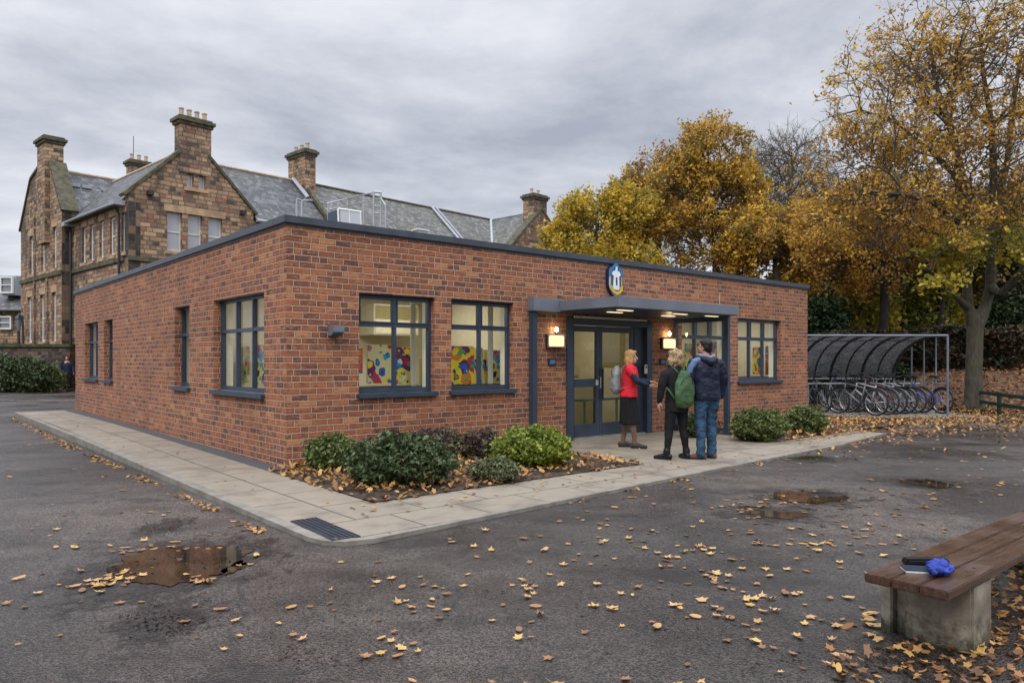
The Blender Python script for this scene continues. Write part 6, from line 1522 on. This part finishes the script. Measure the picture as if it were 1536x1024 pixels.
pw1.cloth('skirt', 'black_cloth', [([pel+V3(0, 0, .13), pel+V3(0, -.01, .0), V3(pel.x, pel.y, .70), V3(pel.x, pel.y+.01, .50), V3(pel.x, pel.y+.01, .40)], [(.128, .10), (.160, .128), (.175, .150), (.183, .165), (.188, .17)], (1, 0, 0), 20, False)], .011, .014, 9, 2, stretch=(1.6, 1.6, .12))
pw1.cloth('top', 'red_knit', [([pel+V3(0, 0, -.03), pel+V3(0, .005, .14), V3(nk.x, nk.y+.015, 1.19), V3(nk.x, nk.y+.005, 1.33), V3(nk.x, nk.y-.005, 1.40)], [(.183, .155), (.158, .130), (.168, .145), (.160, .115), (.085, .065)], (1, 0, 0), 20, False)]
           + [([J['sh'+q]+V3(.0, 0, -.01), lerp(J['sh'+q], J['el'+q], .38)], [.068, .062]) for q in 'lr'], .010, .012, 10, 3)
pw1.cloth('sleeves', 'navy_cloth', [([lerp(J['sh'+q], J['el'+q], .33), J['el'+q], lerp(J['el'+q], J['wr'+q], .5), lerp(J['el'+q], J['wr'+q], .93)], [.057, .053, .046, .036]) for q in 'lr'], .009, .008, 14, 4)
pw1.hair('blond', [((0, -.015, .048), (.088, .100, .090)), ((-.062, -.015, -.03), (.030, .070, .090)), ((.062, -.015, -.03), (.030, .070, .090)), ((0, -.060, -.04), (.075, .048, .110)), ((-.05, -.03, -.115), (.038, .052, .05)), ((.05, -.03, -.115), (.038, .052, .05)), ((-.02, .055, .095), (.06, .04, .03)), ((.055, .045, .05), (.02, .035, .05)), ((-.055, .045, .05), (.02, .035, .05))], seed=2)
m_ = MB(); chain(m_, [(nk.x-.05, nk.y+.07, 1.40), (nk.x-.03, nk.y+.13, 1.30), (nk.x, nk.y+.15, 1.26), (nk.x+.03, nk.y+.13, 1.30), (nk.x+.05, nk.y+.07, 1.40)], [.006]*5, n=6); obj('lanyard', m_.mesh('lanyard'), 'navy_cloth', pw1.e)
pw1.shoe('grey_shoe', 'l'); pw1.shoe('grey_shoe', 'r')
Mw = Matrix.Translation(w1) @ Matrix.Rotation(hd1_, 4, 'Z')
bl = Mw @ V3(-.03, -.205, .93)
backpack('grey backpack on the back of the woman in red', pw1, bl, hd1_, 'grey_bag', .15, .085, .42, straps=[[(-.10, .06, .38), (-.115, .16, .455), (-.118, .26, .44), (-.125, .315, .36), (-.155, .29, .22), (-.165, .16, .08), (-.12, .04, .05)], [(.13, .06, .38), (.125, .16, .455), (.12, .26, .44), (.125, .315, .36), (.165, .29, .22), (.17, .16, .08), (.15, .04, .05)]])
# --- woman 2, seen from behind, black clothes, walking stance
w2 = G(1012, 688, ZP); f2 = face(112)
j = stand(1.62, (-.15, -.02), (.17, -.05), .085, .17, (0, .02))
j.update(ell=(-.235, -.02, 1.10), wrl=(-.245, .03, .86), elr=(.235, .02, 1.10), wrr=(.23, .12, .88), ftl=(-.55, .8, 0), ftr=(.1, .8, 0), curll=(.5, 0, 0), curlr=(.5, 0, 0), palml=V3(1, 0, 0), palmr=V3(-1, 0, 0))
pw2 = Person('woman with curly blond hair in black clothes, seen from behind between the other two', w2, f2, 1.62, j)
pw2.body(headyaw=R(14)); J = pw2.j; pel, nk = J['pelvis'], J['neck']
pw2.cloth('trousers', 'black_cloth', [([pel+V3(0, 0, .08), pel+V3(0, -.01, -.02)], [(.155, .12), (.165, .13)])]+[([J['hip'+q]+V3(0, -.01, -.01), lerp(J['hip'+q], J['kn'+q], .5), J['kn'+q], lerp(J['kn'+q], J['an'+q], .3)+V3(0, -.012, 0), lerp(J['kn'+q], J['an'+q], .7), J['an'+q]+V3(0, 0, .0)], [.097, .083, .062, .061, .048, .046]) for q in 'lr'], .010, .010, 10, 5)
pw2.cloth('jacket', 'black_cloth', [([pel+V3(0, 0, -.17), pel+V3(0, 0, .02), pel+V3(0, 0, .18), V3(nk.x, nk.y+.0, 1.22), V3(nk.x, nk.y, 1.33), V3(nk.x, nk.y, 1.41)], [(.182, .150), (.172, .135), (.155, .12), (.185, .135), (.175, .105), (.080, .070)], (1, 0, 0), 20, False)]
           + [([J['sh'+q]+V3(0, 0, -.015), lerp(J['sh'+q], J['el'+q], .5), J['el'+q], lerp(J['el'+q], J['wr'+q], .5), lerp(J['el'+q], J['wr'+q], .98)], [.070, .064, .056, .050, .045]) for q in 'lr'], .010, .013, 10, 6)
pw2.hair('blond_pale', [((0, -.02, .045), (.098, .108, .098)), ((-.075, -.02, -.035), (.045, .075, .075)), ((.075, -.02, -.035), (.045, .075, .075)), ((0, -.07, -.045), (.088, .060, .095)), ((-.045, -.05, -.105), (.050, .055, .040)), ((.045, -.05, -.105), (.050, .055, .040)), ((.0, .05, .085), (.07, .045, .04))], .030, 30, seed=3)
for q in 'lr': pw2.shoe('black_leather', q, 1.0, high=.08)
Mw = Matrix.Translation(w2) @ Matrix.Rotation(f2, 4, 'Z'); bl = Mw @ V3(.035, -.195, .80)
backpack('green backpack on the back of the woman in black', pw2, bl, f2, 'green_bag', .155, .085, .50, straps=[[(-.045, .05, .45), (-.10, .10, .55), (-.14, .17, .605), (-.15, .27, .57)], [(.03, .05, .45), (.055, .10, .55), (.085, .17, .605), (.09, .27, .57)], [(-.15, .02, .10), (-.19, .10, .22), (-.20, .2, .3)], [(.15, .02, .10), (.15, .10, .22), (.16, .2, .3)]])
# --- man, seen from behind
w3 = G(1061, 688, ZP); f3 = face(108)
j = stand(1.80, (-.12, -.02), (.11, .05), .095, .215, (0, .01))
j.update(ell=(-.285, .02, 1.20), wrl=(-.27, .12, .96), elr=(.285, -.01, 1.20), wrr=(.26, .06, .92), ftl=(-.75, .6, 0), ftr=(-.25, .8, 0), curll=(.8, 0, 0), curlr=(.8, 0, 0), palml=V3(1, 0, 0), palmr=V3(-1, 0, 0))
pm = Person('tall man in a navy hooded jacket and blue jeans, seen from behind at the right', w3, f3, 1.80, j)
pm.body(headyaw=R(28)); J = pm.j; pel, nk = J['pelvis'], J['neck']
pm.cloth('jeans', 'denim', [([pel+V3(0, 0, .06), pel+V3(0, -.01, -.03)], [(.165, .125), (.170, .135)])]+[([J['hip'+q]+V3(0, -.01, -.01), lerp(J['hip'+q], J['kn'+q], .5), J['kn'+q], lerp(J['kn'+q], J['an'+q], .35)+V3(0, -.01, 0), lerp(J['kn'+q], J['an'+q], .8), J['an'+q]+V3(0, 0, -.02)], [.105, .094, .078, .074, .068, .068]) for q in 'lr'], .010, .015, 9, 8, stretch=(1, 1, 1.6))
pm.cloth('jacket', 'navy_jacket', [([pel+V3(0, 0, -.09), pel+V3(0, 0, .04), pel+V3(0, 0, .18), V3(nk.x, nk.y, 1.30), V3(nk.x, nk.y, 1.44), V3(nk.x, nk.y, 1.52)], [(.215, .165), (.222, .165), (.205, .15), (.232, .16), (.215, .125), (.10, .085)], (1, 0, 0), 20, False)]
          + [([J['sh'+q]+V3(0, 0, -.015), lerp(J['sh'+q], J['el'+q], .5), J['el'+q], lerp(J['el'+q], J['wr'+q], .5), lerp(J['el'+q], J['wr'+q], .95)], [.085, .082, .074, .066, .056]) for q in 'lr'], .011, .012, 8, 9, stretch=(1, 1, 1.3))
pm.cloth('hood', 'navy_jacket', [([(nk.x-.13, nk.y+.01, 1.505), (nk.x-.09, nk.y-.10, 1.475), (nk.x, nk.y-.15, 1.43), (nk.x+.09, nk.y-.10, 1.475), (nk.x+.13, nk.y+.01, 1.505)], [.038, .050, .062, .050, .038], (0, 0, 1))], .010, .012, 12, 10)
pm.cloth('hood_lining', 'lilac_lining', [([(nk.x-.125, nk.y+.02, 1.545), (nk.x-.085, nk.y-.085, 1.525), (nk.x, nk.y-.115, 1.505), (nk.x+.085, nk.y-.085, 1.525), (nk.x+.125, nk.y+.02, 1.545)], [.020, .026, .028, .026, .020], (0, 0, 1))], .009, .006, 12, 11)
L_ = J['shl']
pm.cloth('shoulder_panel', 'steel_blue', [([L_+V3(.075, -.030, .038), L_+V3(-.008, -.026, .012), L_+V3(-.036, -.022, -.055), lerp(L_, J['ell'], .66)+V3(-.028, -.012, 0)], [(.052, .05), (.062, .056), (.064, .060), (.060, .060)], (0, 1, 0))], .009, .006, 10, 12)
pm.hair('dark_hair', [((0, -.018, .052), (.080, .098, .082)), ((0, -.055, .0), (.072, .052, .085)), ((0, .045, .085), (.058, .045, .03)), ((-.065, -.03, .0), (.018, .05, .05)), ((.065, -.03, .0), (.018, .05, .05))], .006, 30, seed=5)
for q in 'lr': pm.shoe('brown_leather', q, 1.08)
Mw = Matrix.Translation(w3) @ Matrix.Rotation(f3, 4, 'Z')
e_ = emp('cup', 'small pale cup held in the right hand of the tall man', 'cup', Mw @ V3(.235, .085, .775), f3)
MB().lathe([(.026, 0), (.036, .09), (.033, .09), (.024, .006)], (0, 0, 0), 14).build('cup_wall', 'white_cloth', e_, smooth=True); MB().lathe([(.037, .088), (.037, .096), (.02, .098)], (0, 0, 0), 14).build('lid', 'grey_shoe', e_)
# --- far person
w4 = G(101, 586, 0.0); f4 = face(-70)
j = stand(1.74, (-.10, 0), (.10, .06), .085, .19); j.update(ell=(-.27, .02, 1.14), wrl=(-.30, .12, .92), elr=(.27, .02, 1.14), wrr=(.27, .14, .92))
pf = Person('distant person in dark clothes and pale shoes by the far corner of the brick wall', w4, f4, 1.74, j); pf.body(vox=.012); J = pf.j; pel, nk = J['pelvis'], J['neck']
pf.cloth('trousers', 'black_cloth', [([pel, pel+V3(0, 0, -.06)], [(.15, .12), (.16, .13)])]+[([J['hip'+q], J['kn'+q], J['an'+q]], [.10, .075, .065]) for q in 'lr'], .014)
pf.cloth('jacket', 'navy_cloth', [([pel+V3(0, 0, -.08), pel+V3(0, 0, .15), V3(nk.x, nk.y, 1.28), V3(nk.x, nk.y, 1.42)], [(.21, .15), (.19, .14), (.21, .14), (.09, .07)])]+[([J['sh'+q], J['el'+q], lerp(J['el'+q], J['wr'+q], .95)], [.08, .066, .055]) for q in 'lr'], .014)
pf.hair('dark_hair', [((0, -.02, .05), (.083, .100, .085)), ((0, -.055, .0), (.075, .055, .085))])
for q in 'lr': pf.shoe('white_cloth', q)
